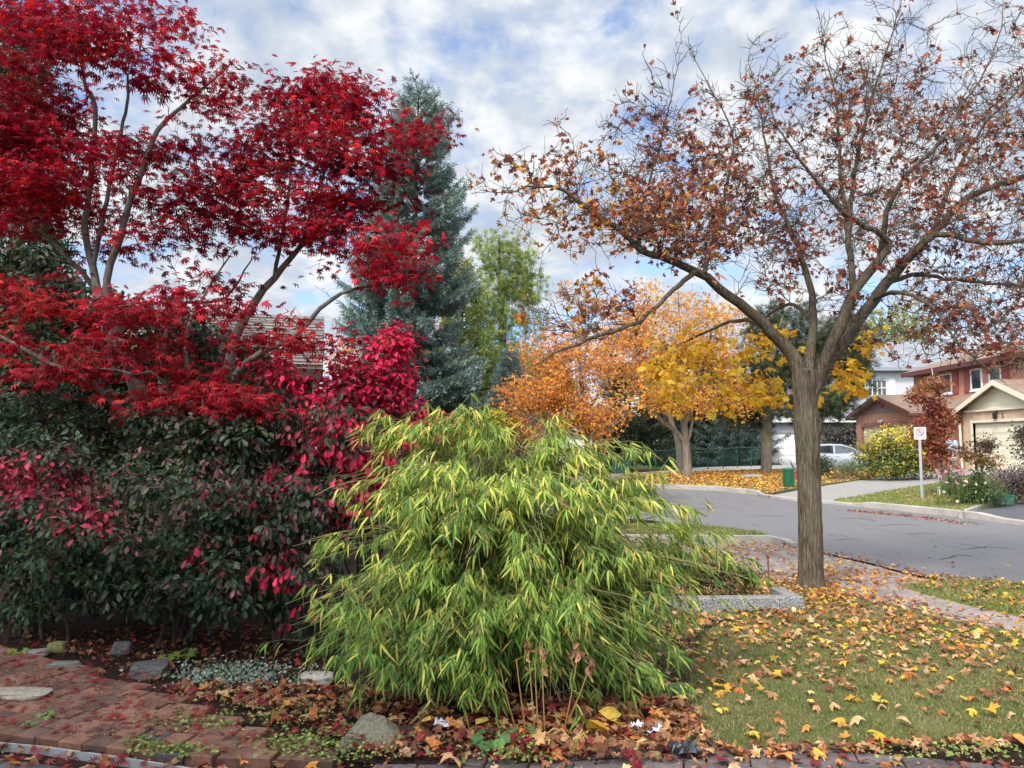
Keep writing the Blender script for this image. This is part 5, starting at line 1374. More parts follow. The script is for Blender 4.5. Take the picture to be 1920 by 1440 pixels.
# ------------------------------------------------------------------ conifers
def spruce(name, label, px, top, Y, wpx, low=0.5, cols=None, seed=1, n_wh=52, dens=1.0, twig=(.20, .34), trunkr=.20, droop=.25, prof=.85, mat=None, group=None, cat='tree', z0=None):
    R_ = np.random.default_rng(seed)
    x0 = (px - CX) / F * Y; zb = hgt(x0, Y) if z0 is None else z0
    H = EYE + (HOR - top) / F * Y - zb; W = wpx / F * Y / 2
    root = thing(name, label, cat, (x0, Y, zb), group)
    tr, lf = MB(), MB()
    lean = R_.normal(size=2) * .01 * H
    tr.tube([(x0 + lean[0] * t, Y + lean[1] * t, zb - .2 + (H + .2) * t) for t in np.linspace(0, 1, 12)], np.linspace(trunkr, .012, 12), 10)
    tr.build('trunk', M_DBARK, root)
    br = MB(); P, AX, NR, SZ, TO = [], [], [], [], []
    for k in range(n_wh):
        t = (k + .5 * R_.random()) / n_wh
        z = zb + low + (H - low) * t ** .92
        rel = (z - zb) / H
        Lm = W * (max(0.02, 1 - rel)) ** prof + .06
        nb = int(R_.integers(4, 7)) if rel < .9 else 4
        a0 = R_.random() * 6.28
        for b in range(nb):
            a = a0 + 6.28 * b / nb + R_.normal() * .25
            clump = mnoise.noise(Vector((math.cos(a) * 1.4, math.sin(a) * 1.4, z * .55 + seed)))
            L = Lm * (1 + .55 * clump) * R_.uniform(.75, 1.12)
            if clump < -.24 and rel < .85: continue
            up = -droop + (droop + .75) * rel ** 1.3
            d = np.array((math.cos(a), math.sin(a), 0))
            s_ = np.linspace(0, 1, 7)
            base = np.array((x0 + lean[0] * rel, Y + lean[1] * rel, z))
            pts = base + d * (s_ * L)[:, None] + np.array((0, 0, 1)) * (up * L * s_ + (.22 if rel < .75 else .1) * L * s_ ** 3)[:, None]
            br.tube(pts, np.linspace(.012 + .014 * L, .005, 7), 4)
            side = np.array((-d[1], d[0], 0))
            nt = max(4, int(L * 15 * dens))
            for q in range(nt):
                u = .18 + .82 * (q + R_.random()) / nt
                p = np.array([np.interp(u, s_, pts[:, j]) for j in range(3)])
                sg = 1 if q % 2 else -1
                w = (1 - u) * .55 * L * .62 + .12
                nsub = max(1, int(w / .20 * dens))
                dd = unit(d * .75 + side * sg * .85 + np.array((0, 0, -.10 + .15 * R_.random())))
                for g_ in range(nsub):
                    f = (g_ + R_.random() * .6) / nsub
                    pp = p + dd * w * f + np.array((0, 0, -.10 * w * f))
                    P.append(pp); AX.append(unit(dd + d * .5 * R_.random() + R_.normal(size=3) * .35 + np.array((0, 0, .12)))); TO.append(u)
                    SZ.append(R_.uniform(*twig))
            P.append(pts[-1]); AX.append(unit(pts[-1] - pts[-2])); SZ.append(twig[1]); TO.append(1)
    P = np.array(P); n = len(P)
    cols = cols or [(.22, .30, .265), (.165, .235, .205), (.31, .385, .35), (.11, .16, .13)]
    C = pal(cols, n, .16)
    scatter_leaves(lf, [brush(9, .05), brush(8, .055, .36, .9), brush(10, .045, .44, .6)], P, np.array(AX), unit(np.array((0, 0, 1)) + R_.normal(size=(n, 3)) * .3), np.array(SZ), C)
    br.build('branches', M_DBARK, root); lf.build('needles', mat or M_NEED, root)
    return root
spruce('blue_spruce', 'tall blue-green spruce rising behind the burning bush', 765, 152, 21.5, 365, .9, None, 3, 44, 2.1, (.20, .34), .24, .22, .68)
spruce('blue_spruce', 'short pale blue spruce beside the lower trunk of the tall spruce', 955, 660, 24.5, 130, .5, [(.21, .29, .28), (.17, .24, .23), (.28, .36, .34)], 14, 36, 1.6, (.20, .32), .10, .2, .9)
spruce('spruce', 'green spruce just right of the tall blue spruce', 868, 490, 28.0, 190, .8, [(.20, .25, .07), (.15, .20, .06), (.25, .29, .09)], 5, 46, 1.2, (.26, .42), .2, .15, .85)
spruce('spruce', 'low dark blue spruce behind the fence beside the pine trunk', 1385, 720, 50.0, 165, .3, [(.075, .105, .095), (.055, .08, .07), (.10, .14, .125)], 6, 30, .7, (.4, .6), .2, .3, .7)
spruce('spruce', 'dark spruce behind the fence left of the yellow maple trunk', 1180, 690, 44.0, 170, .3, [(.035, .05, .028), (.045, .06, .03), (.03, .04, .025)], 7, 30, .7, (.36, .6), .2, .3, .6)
spruce('spruce', 'dark spruce below the yellow maple crown', 1290, 650, 56.0, 230, .3, [(.035, .052, .03), (.045, .066, .036)], 8, 30, .6, (.5, .8), .2, .3, .6)

def pine(name, label, px, top, Y, blobs, n, cols, trunk, tuft_sz=(.16, .26), m=3, seed=1, w=.03, bark=None, z0=None, up=.15):
    x0 = (trunk[0][0] - CX) / F * Y; zb = hgt(x0, Y)
    root = thing(name, label, 'tree', (x0, Y, zb))
    sk, tr, lf, br = Skel(), MB(), MB(), MB()
    b = (*trunk[0][:1], HOR + (EYE - zb + .2) / Y * F, Y, trunk[0][1])
    pts = [b] + [(a, c, Y, r) for a, c, r in trunk[1:]]
    sk.limb(tr, pts, 12, .01, .35)
    tr.build('trunk', bark or M_DBARK, root, smooth=True)
    tips, td = sk.grow(br, px_pts(blobs, n), wig=.03, rk=.014, rmin=.006, k=4, sub=3, sublen=.5, up=up, step=.3)
    br.build('branches', bark or M_DBARK, root)
    idx = np.repeat(np.arange(len(tips)), m); k = len(idx)
    P = tips[idx] + rng.normal(size=(k, 3)) * .16
    ax = unit(td[idx] * .6 + rng.normal(size=(k, 3)) * .5 + np.array((0, 0, .35)))
    scatter_leaves(lf, [tuft(11, w), tuft(9, w * 1.2, .8)], P, ax, rdir(k), rng.uniform(*tuft_sz, k), pal(cols, k, .18))
    lf.build('needles', M_NEED, root)
    return root
pine('white_pine', 'tall open yellow-green pine left of the orange maple', 940, 430, 36, [(930, 470, 45, 40, 36, .8), (960, 500, 60, 50, 36, 1), (935, 560, 70, 50, 36, 1.2), (985, 540, 45, 40, 36, 1), (950, 620, 90, 45, 36, 1.4), (940, 690, 100, 50, 36, 1.5, 1.2), (1000, 740, 80, 50, 35, 1.4, 1.2), (900, 650, 40, 50, 35, 1), (960, 790, 80, 40, 35, 1.2)], 430,
     [(.23, .29, .06), (.18, .24, .05), (.30, .33, .085), (.13, .185, .042)], [(942, .28), (944, 700, .22), (940, 560, .14), (935, 440, .03)], (.22, .36), 3, 3, .03)
pine('white_pine', 'bushy light green young pine in front of the taller pine', 1010, 680, 30, [(1000, 720, 60, 40, 30, 1), (1030, 770, 60, 40, 30, 1), (975, 770, 60, 40, 30, 1), (950, 700, 40, 30, 30, .8)], 190,
     [(.20, .29, .06), (.16, .24, .05), (.26, .33, .08)], [(1005, .15), (1004, 760, .1), (1000, 690, .02)], (.22, .34), 5, 4, .03)
pine('black_pine', 'dark pine with bare trunk on the leaf-covered lawn', 1440, 570, 36, [(1470, 620, 90, 50, 37, 1.4), (1420, 700, 100, 55, 36, 1.6), (1520, 690, 110, 60, 37, 1.6), (1560, 760, 60, 30, 36, 1), (1480, 770, 110, 30, 36, 1.5), (1390, 770, 60, 30, 36, 1), (1580, 640, 60, 50, 37, 1.2), (1600, 720, 40, 40, 37, 1)], 420,
     [(.050, .065, .028), (.036, .052, .024), (.07, .08, .033)], [(1437, .27), (1438, 800, .23), (1445, 690, .18), (1468, 590, .04)], (.22, .36), 5, 5, .03, M_PBARK)

# tall cedars at the left edge
for px, top, Y, w, lab in ((10, 15, 10.6, 190, 'tall dark green cedar at the left edge behind the red maple'),):
    spruce('cedar', lab, px, top, Y, w, .2, [(.045, .075, .025), (.03, .055, .02), (.065, .095, .03), (.09, .11, .03)], abs(21 + px), 70, 1.7, (.14, .26), .14, -.5, .45, z0=0)

# ------------------------------------------------------------------ autumn broadleaf trees
def broadleaf(name, label, Y, trunk, limbs, blobs, n, colf, leaf=(.07, .12), m=5, spread=.18, bark=None, sub=3, temps=None, sublen=.35, rmin=.006, group=None, cat='tree', up=.1, clus=.40):
    x0 = (trunk[0][0] - CX) / F * Y; zb = hgt(x0, Y)
    root = thing(name, label, cat, (x0, Y, zb), group)
    sk, tr, br, lf = Skel(), MB(), MB(), MB()
    b = (trunk[0][0], HOR + (EYE - zb + .15) / Y * F, Y, trunk[0][1])
    sk.limb(tr, [b] + [(a, c, Y, r) for a, c, r in trunk[1:]], 14, .006, .25)
    for l in limbs: sk.limb(tr, l, 8, .01, .25)
    tr.build('trunk', bark or M_PBARK, root, smooth=True)
    c_ = np.repeat(px_pts(blobs, max(4, n // 7)), 7, 0); c_ = c_ + rng.normal(size=c_.shape) * np.array((1, 1, .55)) * clus * Y / 32
    tips, td = sk.grow(br, c_, wig=.025, rk=.012, rmin=rmin, k=4, sub=sub, sublen=sublen, up=up, step=.22)
    br.build('branches', bark or M_PBARK, root)
    if m:
        idx = np.repeat(np.arange(len(tips)), m); k = len(idx)
        P = tips[idx] + rng.normal(size=(k, 3)) * spread
        px = P[:, 0] / P[:, 1] * F + CX; py = HOR - (P[:, 2] - EYE) / P[:, 1] * F
        C, keep = colf(px, py, k)
        P, C = P[keep], C[keep]; k = len(P)
        scatter_leaves(lf, temps or [leaf_quad(.42), leaf_star(.3, (-75, 0, 75), (.8, 1, .8), .25)], P, unit(rng.normal(size=(k, 3)) * .7 + np.array((0, 0, -.5))), unit(np.array((0, -.3, .6)) + rng.normal(size=(k, 3)) * .6), rng.uniform(*leaf, k), C)
        lf.build('crown', M_FAR, root)
    return root
ORA = [(.70, .28, .045), (.64, .22, .04), (.74, .36, .05), (.58, .24, .08)]
YEL = [(.68, .38, .03), (.62, .30, .03), (.70, .44, .05), (.52, .25, .03)]
broadleaf('orange_maple', 'small orange maple with thin grey trunk behind the bamboo', 20.5, [(1101, .085), (1100, 800, .075), (1090, 720, .055), (1085, 640, .03), (1085, 570, .01)],
    [[(1100, 800, 20.5, .05), (1060, 740, 20.3, .04), (1020, 680, 20.2, .02), (1000, 610, 20.2, .008)], [(1098, 780, 20.5, .05), (1140, 700, 20.8, .035), (1160, 610, 21, .015)], [(1100, 820, 20.5, .04), (1050, 800, 19.8, .03), (990, 780, 19.5, .012)], [(1100, 815, 20.5, .04), (1130, 790, 20, .025), (1150, 800, 19.6, .01)]],
    [(1060, 660, 70, 55, 20.5, 1.0), (1110, 690, 60, 60, 20.5, 1), (1040, 740, 75, 40, 20.3, .9), (1000, 800, 50, 22, 20, .6, 1.2), (1110, 780, 60, 35, 20.3, .8, 1.2), (980, 770, 28, 20, 19.8, .4), (965, 720, 14, 14, 19.8, .3), (1140, 815, 30, 14, 20, .4), (1080, 600, 50, 40, 20.6, .7, .5), (1030, 640, 40, 30, 20.4, .7, .6)], 430,
    lambda px, py, k: (pal(ORA, k, .16), rng.random(k) < np.where(py < 640, .45, .9)), (.055, .095), 7, .12)
broadleaf('yellow_maple', 'broad yellow-orange maple with forked pale trunk standing in fallen leaves', 32.0, [(1290, .20), (1287, 850, .175), (1284, 820, .16), (1283, 790, .12), (1280, 720, .10), (1275, 620, .05), (1270, 530, .015)],
    [[(1285, 830, 32, .13), (1262, 805, 32, .11), (1235, 785, 32, .11), (1205, 750, 31.8, .08), (1170, 680, 31.6, .04)], [(1288, 830, 32, .08), (1297, 800, 32, .06), (1300, 740, 32, .04), (1330, 660, 32, .02)], [(1283, 800, 32, .10), (1320, 700, 32.5, .06), (1360, 640, 32.7, .03)], [(1283, 800, 32, .1), (1240, 680, 32.6, .06), (1200, 580, 32.8, .02)]],
    [(1200, 580, 70, 55, 32, 2), (1260, 570, 70, 50, 32, 2), (1170, 660, 60, 60, 31.5, 1.6), (1250, 660, 80, 60, 32, 2), (1330, 640, 70, 70, 32, 2), (1200, 730, 70, 40, 31.5, 1.5), (1280, 740, 70, 40, 31.5, 1.5), (1380, 720, 50, 50, 32, 1.5), (1350, 590, 50, 40, 32.5, 1.5), (1250, 765, 30, 16, 31, .8)], 600,
    lambda px, py, k: (np.where((rng.random(k) < .45 + .4 * (px < 1220))[:, None], pal(ORA, k, .14), pal(YEL, k, .14)), rng.random(k) < .9), (.08, .14), 6, .22)
broadleaf('grey_trunk_tree', 'leaning grey trunk close behind the yellow maple trunk', 37.5, [(1277, .22), (1272, 830, .17), (1262, 800, .14), (1250, 760, .08)], [], [(1230, 720, 60, 40, 38, 1.5), (1270, 730, 40, 40, 38, 1.5)], 80, lambda px, py, k: (pal(YEL + [(.15, .13, .03)], k, .2), rng.random(k) < .7), (.12, .2), 5, .3)
broadleaf('orange_tree', 'rusty orange tree glimpsed behind the tall blue spruce', 33.0, [(690, .2), (690, 760, .15), (690, 680, .05)], [], [(660, 700, 50, 50, 33, 1.5), (720, 720, 60, 60, 33, 1.5), (800, 720, 70, 60, 33, 1.5), (870, 730, 50, 50, 33, 1.5), (780, 640, 80, 50, 33, 1.5)], 230, lambda px, py, k: (pal([(.50, .20, .06), (.42, .15, .05), (.36, .17, .06)], k, .2), rng.random(k) < .8), (.12, .2), 5, .3)
broadleaf('yellow_shrub', 'small yellow-leaved sapling below the spruce at the bamboo top', 19.0, [(935, .03), (932, 830, .02), (930, 790, .008)], [], [(930, 780, 28, 18, 19, .4), (880, 830, 40, 25, 19, .4), (925, 815, 30, 20, 19, .4)], 90, lambda px, py, k: (pal([(.55, .46, .04), (.42, .38, .05), (.2, .22, .05)], k, .15), rng.random(k) < .9), (.05, .09), 5, .08, M_TWIG, 3, None, .15, .004, None, 'shrub', .1, .15)
broadleaf('pale_green_tree', 'pale yellow-green tree rising behind the white house', 66.0, [(1650, .3), (1650, 700, .2), (1650, 600, .05)], [], [(1640, 610, 55, 45, 66, 3), (1690, 630, 50, 40, 66, 3), (1650, 670, 70, 35, 66, 3), (1600, 660, 40, 40, 66, 3)], 240, lambda px, py, k: (pal([(.26, .27, .09), (.34, .31, .10), (.20, .23, .08)], k, .15), rng.random(k) < .75), (.25, .42), 5, .55, None, 2, None, .9, .012)

# columnar red tree by the red garage
broadleaf('columnar_tree', 'narrow columnar tree of rusty red leaves with pale trunk', 23.0, [(1761, .055), (1760, 880, .05), (1755, 780, .035), (1748, 690, .012)], [],
    [(1762, 850, 26, 30, 23, .35), (1758, 800, 32, 34, 23, .4), (1745, 760, 28, 36, 23, .4), (1748, 715, 24, 34, 23, .35), (1770, 870, 22, 16, 23, .3), (1715, 740, 20, 16, 23, .2, .5), (1730, 810, 20, 24, 23, .25, .6), (1752, 790, 18, 95, 23, .25, 2)], 260,
    lambda px, py, k: (np.where((rng.random(k) < .25 + .4 * (py < 740))[:, None], pal([(.38, .17, .05), (.30, .14, .05)], k, .2), pal([(.24, .045, .032), (.17, .035, .03), (.30, .07, .04)], k, .2)), rng.random(k) < .95), (.055, .10), 6, .10, m_plain('pale_bark', (.42, .38, .34), .8), 3, None, .13, .004, None, 'tree', .1, .10)
broadleaf('ornamental_tree', 'small sparse tree of dark and rusty leaves before the cream garage door', 25.0, [(1842, .03), (1842, 880, .025), (1838, 840, .012)], [[(1842, 880, 25, .02), (1815, 850, 25, .012), (1800, 825, 25, .006)], [(1842, 880, 25, .02), (1860, 840, 25, .012), (1862, 810, 25, .006)]],
    [(1835, 830, 40, 22, 25, .5), (1815, 850, 30, 26, 25, .5), (1855, 855, 26, 26, 25, .5), (1800, 865, 20, 18, 25, .4)], 90,
    lambda px, py, k: (np.where((py > 850)[:, None], pal([(.40, .22, .05), (.30, .12, .05), (.16, .15, .05)], k, .2), pal([(.07, .05, .035), (.16, .06, .04), (.10, .10, .05)], k, .2)), rng.random(k) < .75), (.06, .10), 4, .09, M_TWIG, 3, None, .18, .005, None, 'tree', .1, .12)

def mound(name, label, cat, px, py, Y, blobs, n, cols, leaf, m=6, spread=.06, w=None, extra=None, group=None, stems=8, jit=.2, temps=None, droop=.2):
    x = (px - CX) / F * Y; z = hgt(x, Y) + .03
    return shrub(name, label, cat, (x, Y, z), blobs, n, lambda a, b, k, P: pal(cols, k, jit, w) if extra is None else extra(a, b, k), leaf, stems, 2, m, temps, M_FAR, group, spread, droop, .012, .15)
mound('yellow_shrub', 'large yellow and green shrub hiding the red garage door', 'shrub', 1670, 895, 30.5, [(1640, 845, 38, 40, 30.5, .8), (1680, 835, 45, 40, 30.5, .8), (1715, 850, 36, 38, 30.5, .8), (1670, 875, 60, 22, 30.3, .7), (1725, 870, 30, 25, 30.2, .5)], 330, [], (.08, .15), 7, .13,
      extra=lambda px, py, k: np.where((rng.random(k) < np.clip((865 - py) / 70 + .3 * (px < 1640), .08, .8))[:, None], pal([(.58, .46, .05), (.50, .40, .06), (.62, .42, .04)], k, .15), np.where(((px > 1720) & (rng.random(k) < .4))[:, None], pal([(.38, .16, .06)], k, .2), pal([(.10, .16, .035), (.07, .12, .03), (.20, .24, .06)], k, .2))), stems=14)
mound('dark_shrub', 'dark green rounded shrub at the front bumper side of the white hatchback', 'shrub', 1550, 895, 33, [(1545, 872, 22, 18, 33, .5), (1530, 880, 16, 14, 33, .4)], 80, [(.06, .095, .04), (.045, .07, .03), (.09, .12, .06)], (.06, .11), 6, .08)
mound('grass_clump', 'pale silvery ornamental grass clump in front of the white hatchback', 'plant', 1595, 900, 32.5, [(1592, 882, 30, 16, 32.5, .5)], 70, [(.17, .21, .10), (.12, .17, .07), (.24, .25, .14)], (.14, .24), 5, .08, temps=[leaf_lance(.5, .05), leaf_lance(.8, .05)], droop=-.5)
mound('rusty_groundcover', 'low rusty and green plants edging the worn driveway', 'plant', 1560, 905, 30.5, [(1550, 902, 40, 8, 30.5, .4), (1620, 895, 50, 8, 30.6, .5), (1590, 900, 40, 8, 30.5, .5)], 110, [(.18, .07, .035), (.12, .12, .04), (.24, .10, .04), (.36, .20, .05)], (.06, .11), 6, .07)
mound('flower_shrub', 'green flowering shrub with pink and pale blooms behind the planter boxes', 'shrub', 1815, 945, 20.0, [(1810, 915, 40, 26, 20, .6), (1850, 922, 40, 24, 20, .6), (1790, 900, 24, 26, 20, .4), (1830, 895, 26, 20, 20, .4), (1868, 935, 24, 14, 20, .3)], 170, [(.075, .125, .04), (.055, .095, .032), (.12, .17, .05)], (.045, .085), 6, .07)
mound('purple_shrub', 'rounded grey-purple shrub beside the dark driveway', 'shrub', 1895, 935, 21.0, [(1890, 905, 45, 30, 21, .7), (1930, 905, 45, 32, 21, .7)], 200, [(.17, .115, .13), (.12, .085, .09), (.22, .16, .17), (.10, .06, .06), (.13, .12, .09)], (.04, .075), 7, .07)
mound('right_edge_shrub', 'dark olive shrub reaching in from the right edge before the garage', 'shrub', 1960, 915, 22.5, [(1925, 840, 40, 34, 22.5, .6), (1970, 830, 50, 50, 22.5, .7), (1915, 815, 18, 14, 22.5, .3), (1960, 880, 40, 30, 22.5, .5)], 170, [(.06, .06, .04), (.08, .09, .045), (.12, .09, .06)], (.06, .11), 6, .09, stems=10)
mound('clipped_bush', 'clipped dark green bush showing over the roof of the white hatchback', 'shrub', 1551, 880, 47, [(1551, 845, 28, 16, 47, 1.0), (1551, 862, 30, 14, 47, 1.0)], 200, [(.035, .065, .02), (.05, .085, .025)], (.10, .17), 8, .10)
# flowers
def flowers(name, label, pts, col, r, Y):
    x, y = (pts[0][0] - CX) / F * Y, Y
    root = thing(name, label, 'flowers', (x, Y, hgt(x, Y)))
    st_ = MB(); v, f = [], []
    for i in range(9):
        a = i * 2 * PI / 9; b = len(v); c, s_ = math.cos(a), math.sin(a)
        v += [(0, 0, 0), (c * .6 - s_ * .22, s_ * .6 + c * .22, .22), (c, s_, .12), (c * .6 + s_ * .22, s_ * .6 - c * .22, .22)]; f.append([b, b + 1, b + 2, b + 3])
    for px, py in pts:
        p = at(px, py, Y + random.uniform(-.4, .1)); b = np.array((p[0] + random.uniform(-.1, .1), p[1] + .1, hgt(p[0], p[1])))
        st_.tube([b, (b + p) / 2 + rng.normal(size=3) * .02, p], .006, 4)
        n = np.array([(0, -.6, .6)]) + rng.normal(size=(1, 3)) * .3
        MB().inst(v, f, frames(rdir(1), unit(n)) * r, p[None], pal([col], 1, .15)).build('bloom', M_FAR, root)
    st_.build('stems', m_plain('flower_stem' + name, (.08, .12, .03), .7), root)
flowers('pink_flowers', 'tall pink blooms over the green shrub by the pale tree trunk', [(1763 + random.gauss(6, 12), 893 + random.gauss(0, 8)) for _ in range(9)] + [(1790 + random.gauss(4, 10), 893 + random.gauss(0, 8)) for _ in range(9)] + [(1803, 885), (1806, 889), (1800, 892)], (.62, .22, .33), .055, 19.6)
flowers('pale_flowers', 'pale yellow and white blooms dotting the green shrub', [(1808, 910), (1812, 903), (1830, 908), (1847, 905), (1795, 940), (1822, 944), (1834, 940), (1770, 922), (1850, 925), (1776, 905), (1829, 922)], (.72, .62, .42), .045, 19.45)
# climber on the shaded grey wall
shrub('climbing_vine', 'grey climbing vine spread over the pale garage wall', 'vine', (21.6, 49.4, .3),
    [(1585, 830, 18, 34, 49.7, .15), (1600, 805, 14, 20, 49.7, .12), (1565, 825, 14, 26, 49.7, .12), (1550, 815, 8, 14, 49.7, .1)], 260, lambda px, py, n, P: pal([(.11, .10, .09), (.075, .07, .06), (.15, .14, .125)], n, .2), (.10, .2), 10, 3, 3, None, M_FAR, None, .12, .6, .04, .3)

# distant tree belt closing the horizon
lf = MB(); P = []
for _ in range(150):
    X = rng.uniform(-110, 120); Yd = rng.uniform(85, 120); h = rng.uniform(3.5, 7.5); r = rng.uniform(2.5, 5)
    v = rdir(130) * rng.random((130, 1)) ** .4
    P.append(np.array((X, Yd, h * .55 + .3)) + v * np.array((r, r, h * .55)))
P = np.concatenate(P); n = len(P)
tone = np.array([mnoise.noise(Vector((p[0] * .06, p[1] * .06, 0))) for p in P])
C = np.where((tone > .12)[:, None], pal([(.30, .16, .05), (.34, .22, .06), (.22, .12, .05)], n, .2), pal([(.07, .09, .04), (.10, .12, .05), (.05, .065, .03)], n, .2))
scatter_leaves(lf, [leaf_quad(.5)], P, rdir(n), rdir(n), rng.uniform(.7, 1.3, n), C)
tag(lf.build('distant_trees', M_FAR), 'far belt of autumn trees beyond the houses', 'trees', None, 'stuff')

# ------------------------------------------------------------------ small plants in the bed
x, y = gp(440, 1290, .05)
root = thing('silver_groundcover', 'patch of small silver-leaved ground cover at the edge of the bed', 'plant', (x, y, .03))
n = 1100; P = np.array([(*gp(440 + random.gauss(0, 62), 1274 + random.gauss(0, 13), .03), .05 + abs(random.gauss(0, .028))) for _ in range(n)])
lf = MB(); scatter_leaves(lf, [leaf_oval(.38, .1, .2)], P, unit(rng.normal(size=(n, 3)) + np.array((0, 0, .2))), unit(np.array((0, -.3, 1)) + rng.normal(size=(n, 3)) * .4), rng.uniform(.014, .028, n), pal([(.28, .34, .27), (.20, .27, .20), (.38, .42, .36), (.10, .17, .09), (.16, .22, .12)], n, .12))
lf.build('foliage', M_EUO, root)
st_ = MB()
for p in P[::8]: st_.tube([(p[0], p[1], .01), tuple(p)], .0015, 3)
st_.build('stems', M_TWIG, root)
def weed(px, py, s, label, cols, cnt=7, temps=None, name='seedling', h=.5):
    x, y = gp(px, py, .05); root = thing(name, label, 'plant', (x, y, .03))
    lf, st_ = MB(), MB(); P, AX = [], []
    for i in range(cnt):
        a = i * 2.4; r = s * (.3 + .7 * random.random()); p = np.array((x + r * math.cos(a) * .6, y + r * math.sin(a) * .6, .05 + s * h * random.uniform(.4, 1)))
        st_.tube([(x, y, .02), p], .002, 3); P.append(p); AX.append((math.cos(a), math.sin(a), -.1))
    P = np.array(P)
    scatter_leaves(lf, temps or [leaf_maple(.2, .1), leaf_maple(.3, -.1)], P, np.array(AX), unit(np.array((0, -.5, 1)) + rng.normal(size=(cnt, 3)) * .3), rng.uniform(.5, .9, cnt) * s, pal(cols, cnt, .15))
    lf.build('foliage', M_EUO, root); st_.build('stems', M_TWIG, root)
GW = [(.22, .27, .05), (.15, .22, .04)]
weed(347, 1230, .09, 'yellow-green seedling sprouting before the dark shrub', GW, 9)
weed(312, 1236, .06, 'tiny pale seedling left of the yellow-green seedling', GW, 5)
weed(85, 1348, .055, 'small bright green weed growing between the red bricks', [(.16, .30, .06)], 7)
weed(52, 1364, .05, 'tiny green weed at the left front of the red bricks', [(.16, .30, .06)], 6)
weed(36, 1226, .07, 'yellowish weed at the far left end of the brick paving', GW, 8)
weed(925, 1395, .095, 'leafy green weed in the leaf litter below the dry stalks', [(.07, .16, .045), (.10, .20, .06)], 14, [leaf_oval(.42, .1, .2)])
weed(1235, 1300, .16, 'dark green leafy plant under the right side of the bamboo', [(.04, .08, .035)], 12, [leaf_oval(.42, .1, .2)])
weed(980, 1380, .075, 'second leafy weed nearer the black plastic and yellow leaves', [(.07, .16, .045), (.10, .20, .06)], 11, [leaf_oval(.42, .1, .2)])
# weeds in the paving joints
lf = MB(); P = []
for cx_, cy_, sx, sy, k in ((370, 1360, 40, 8, 220), (570, 1402, 40, 8, 380), (330, 1412, 30, 6, 220), (600, 1340, 50, 20, 240), (440, 1340, 60, 18, 160), (640, 1420, 40, 8, 200), (270, 1400, 20, 6, 100), (1120, 1390, 80, 14, 160), (1780, 1420, 60, 8, 160), (1830, 1408, 30, 5, 90), (960, 1420, 30, 8, 140), (620, 1385, 50, 12, 200)):
    for _ in range(k * 2 // 3): P.append((*gp(cx_ + random.gauss(0, sx * 1.5), cy_ + random.gauss(0, sy), .05), .065 + abs(random.gauss(0, .012))))
P = np.array(P); n = len(P)
scatter_leaves(lf, [leaf_oval(.4, .1, .2)], P, unit(rng.normal(size=(n, 3)) * np.array((1, 1, .3))), unit(np.array((0, 0, 1)) + rng.normal(size=(n, 3)) * .35), rng.uniform(.012, .032, n), pal([(.20, .27, .06), (.28, .32, .09), (.13, .20, .045)], n, .15))
tag(lf.build('joint_weeds', M_EUO), 'low green weeds creeping along the paving joints', 'weeds', None, 'stuff')
# dry stalks in front of the bamboo
x, y = gp(1030, 1365, .03)
root = thing('dry_stalks', 'cluster of tall bent straw-coloured stalks in front of the bamboo', 'plant', (x, y, .02))
M_STRAW = m_plain('straw', (.50, .33, .12), .7, .2, 0, .2, 20)
for px0, py0, mid, px1, py1 in ((965, 1355, (945, 1290), 938, 1255), (985, 1360, (975, 1300), 968, 1235), (1003, 1365, (996, 1290), 990, 1215), (1022, 1370, (1016, 1280), 1018, 1225), (1060, 1352, (1075, 1290), 1085, 1215), (1063, 1350, (1095, 1290), 1105, 1245), (1010, 1370, (1004, 1290), 1003, 1235)):
    a, m_, b = at(px0, py0 + 6, 4.2), at(*mid, 4.05), at(px1, py1, 4.0)
    t = np.linspace(0, 1, 9)[:, None]; pts = (1 - t) ** 2 * a + 2 * t * (1 - t) * m_ + t * t * b
    s_ = MB().tube(pts, np.linspace(.004, .0022, 9), 6).build('stalk', M_STRAW, root)
    if px1 > 985 and px1 != 1003:
        q = MB()
        P = b + rng.normal(size=(10, 3)) * np.array((.012, .012, .03)); scatter_leaves(q, [leaf_oval(.3, .3, .4)], P, unit(rng.normal(size=(10, 3)) * .5 + np.array((0, 0, -.8))), rdir(10), rng.uniform(.03, .055, 10), pal([(.26, .12, .07), (.36, .2, .1)], 10, .2))
        q.build('seed_head', M_LIT, root)
q = MB()
for k in range(16):
    a = at(1040 + random.gauss(10, 60), 1372 + random.gauss(0, 14), 4.05); d = np.array((random.gauss(0, .12), random.gauss(0, .08), 0))
    q.tube([(a[0], a[1], .05), (a[0] + d[0] * .5, a[1] + d[1] * .5, .08 + random.random() * .03), (a[0] + d[0], a[1] + d[1], .055)], .004, 5)
q.build('fallen_straw', M_STRAW, root)

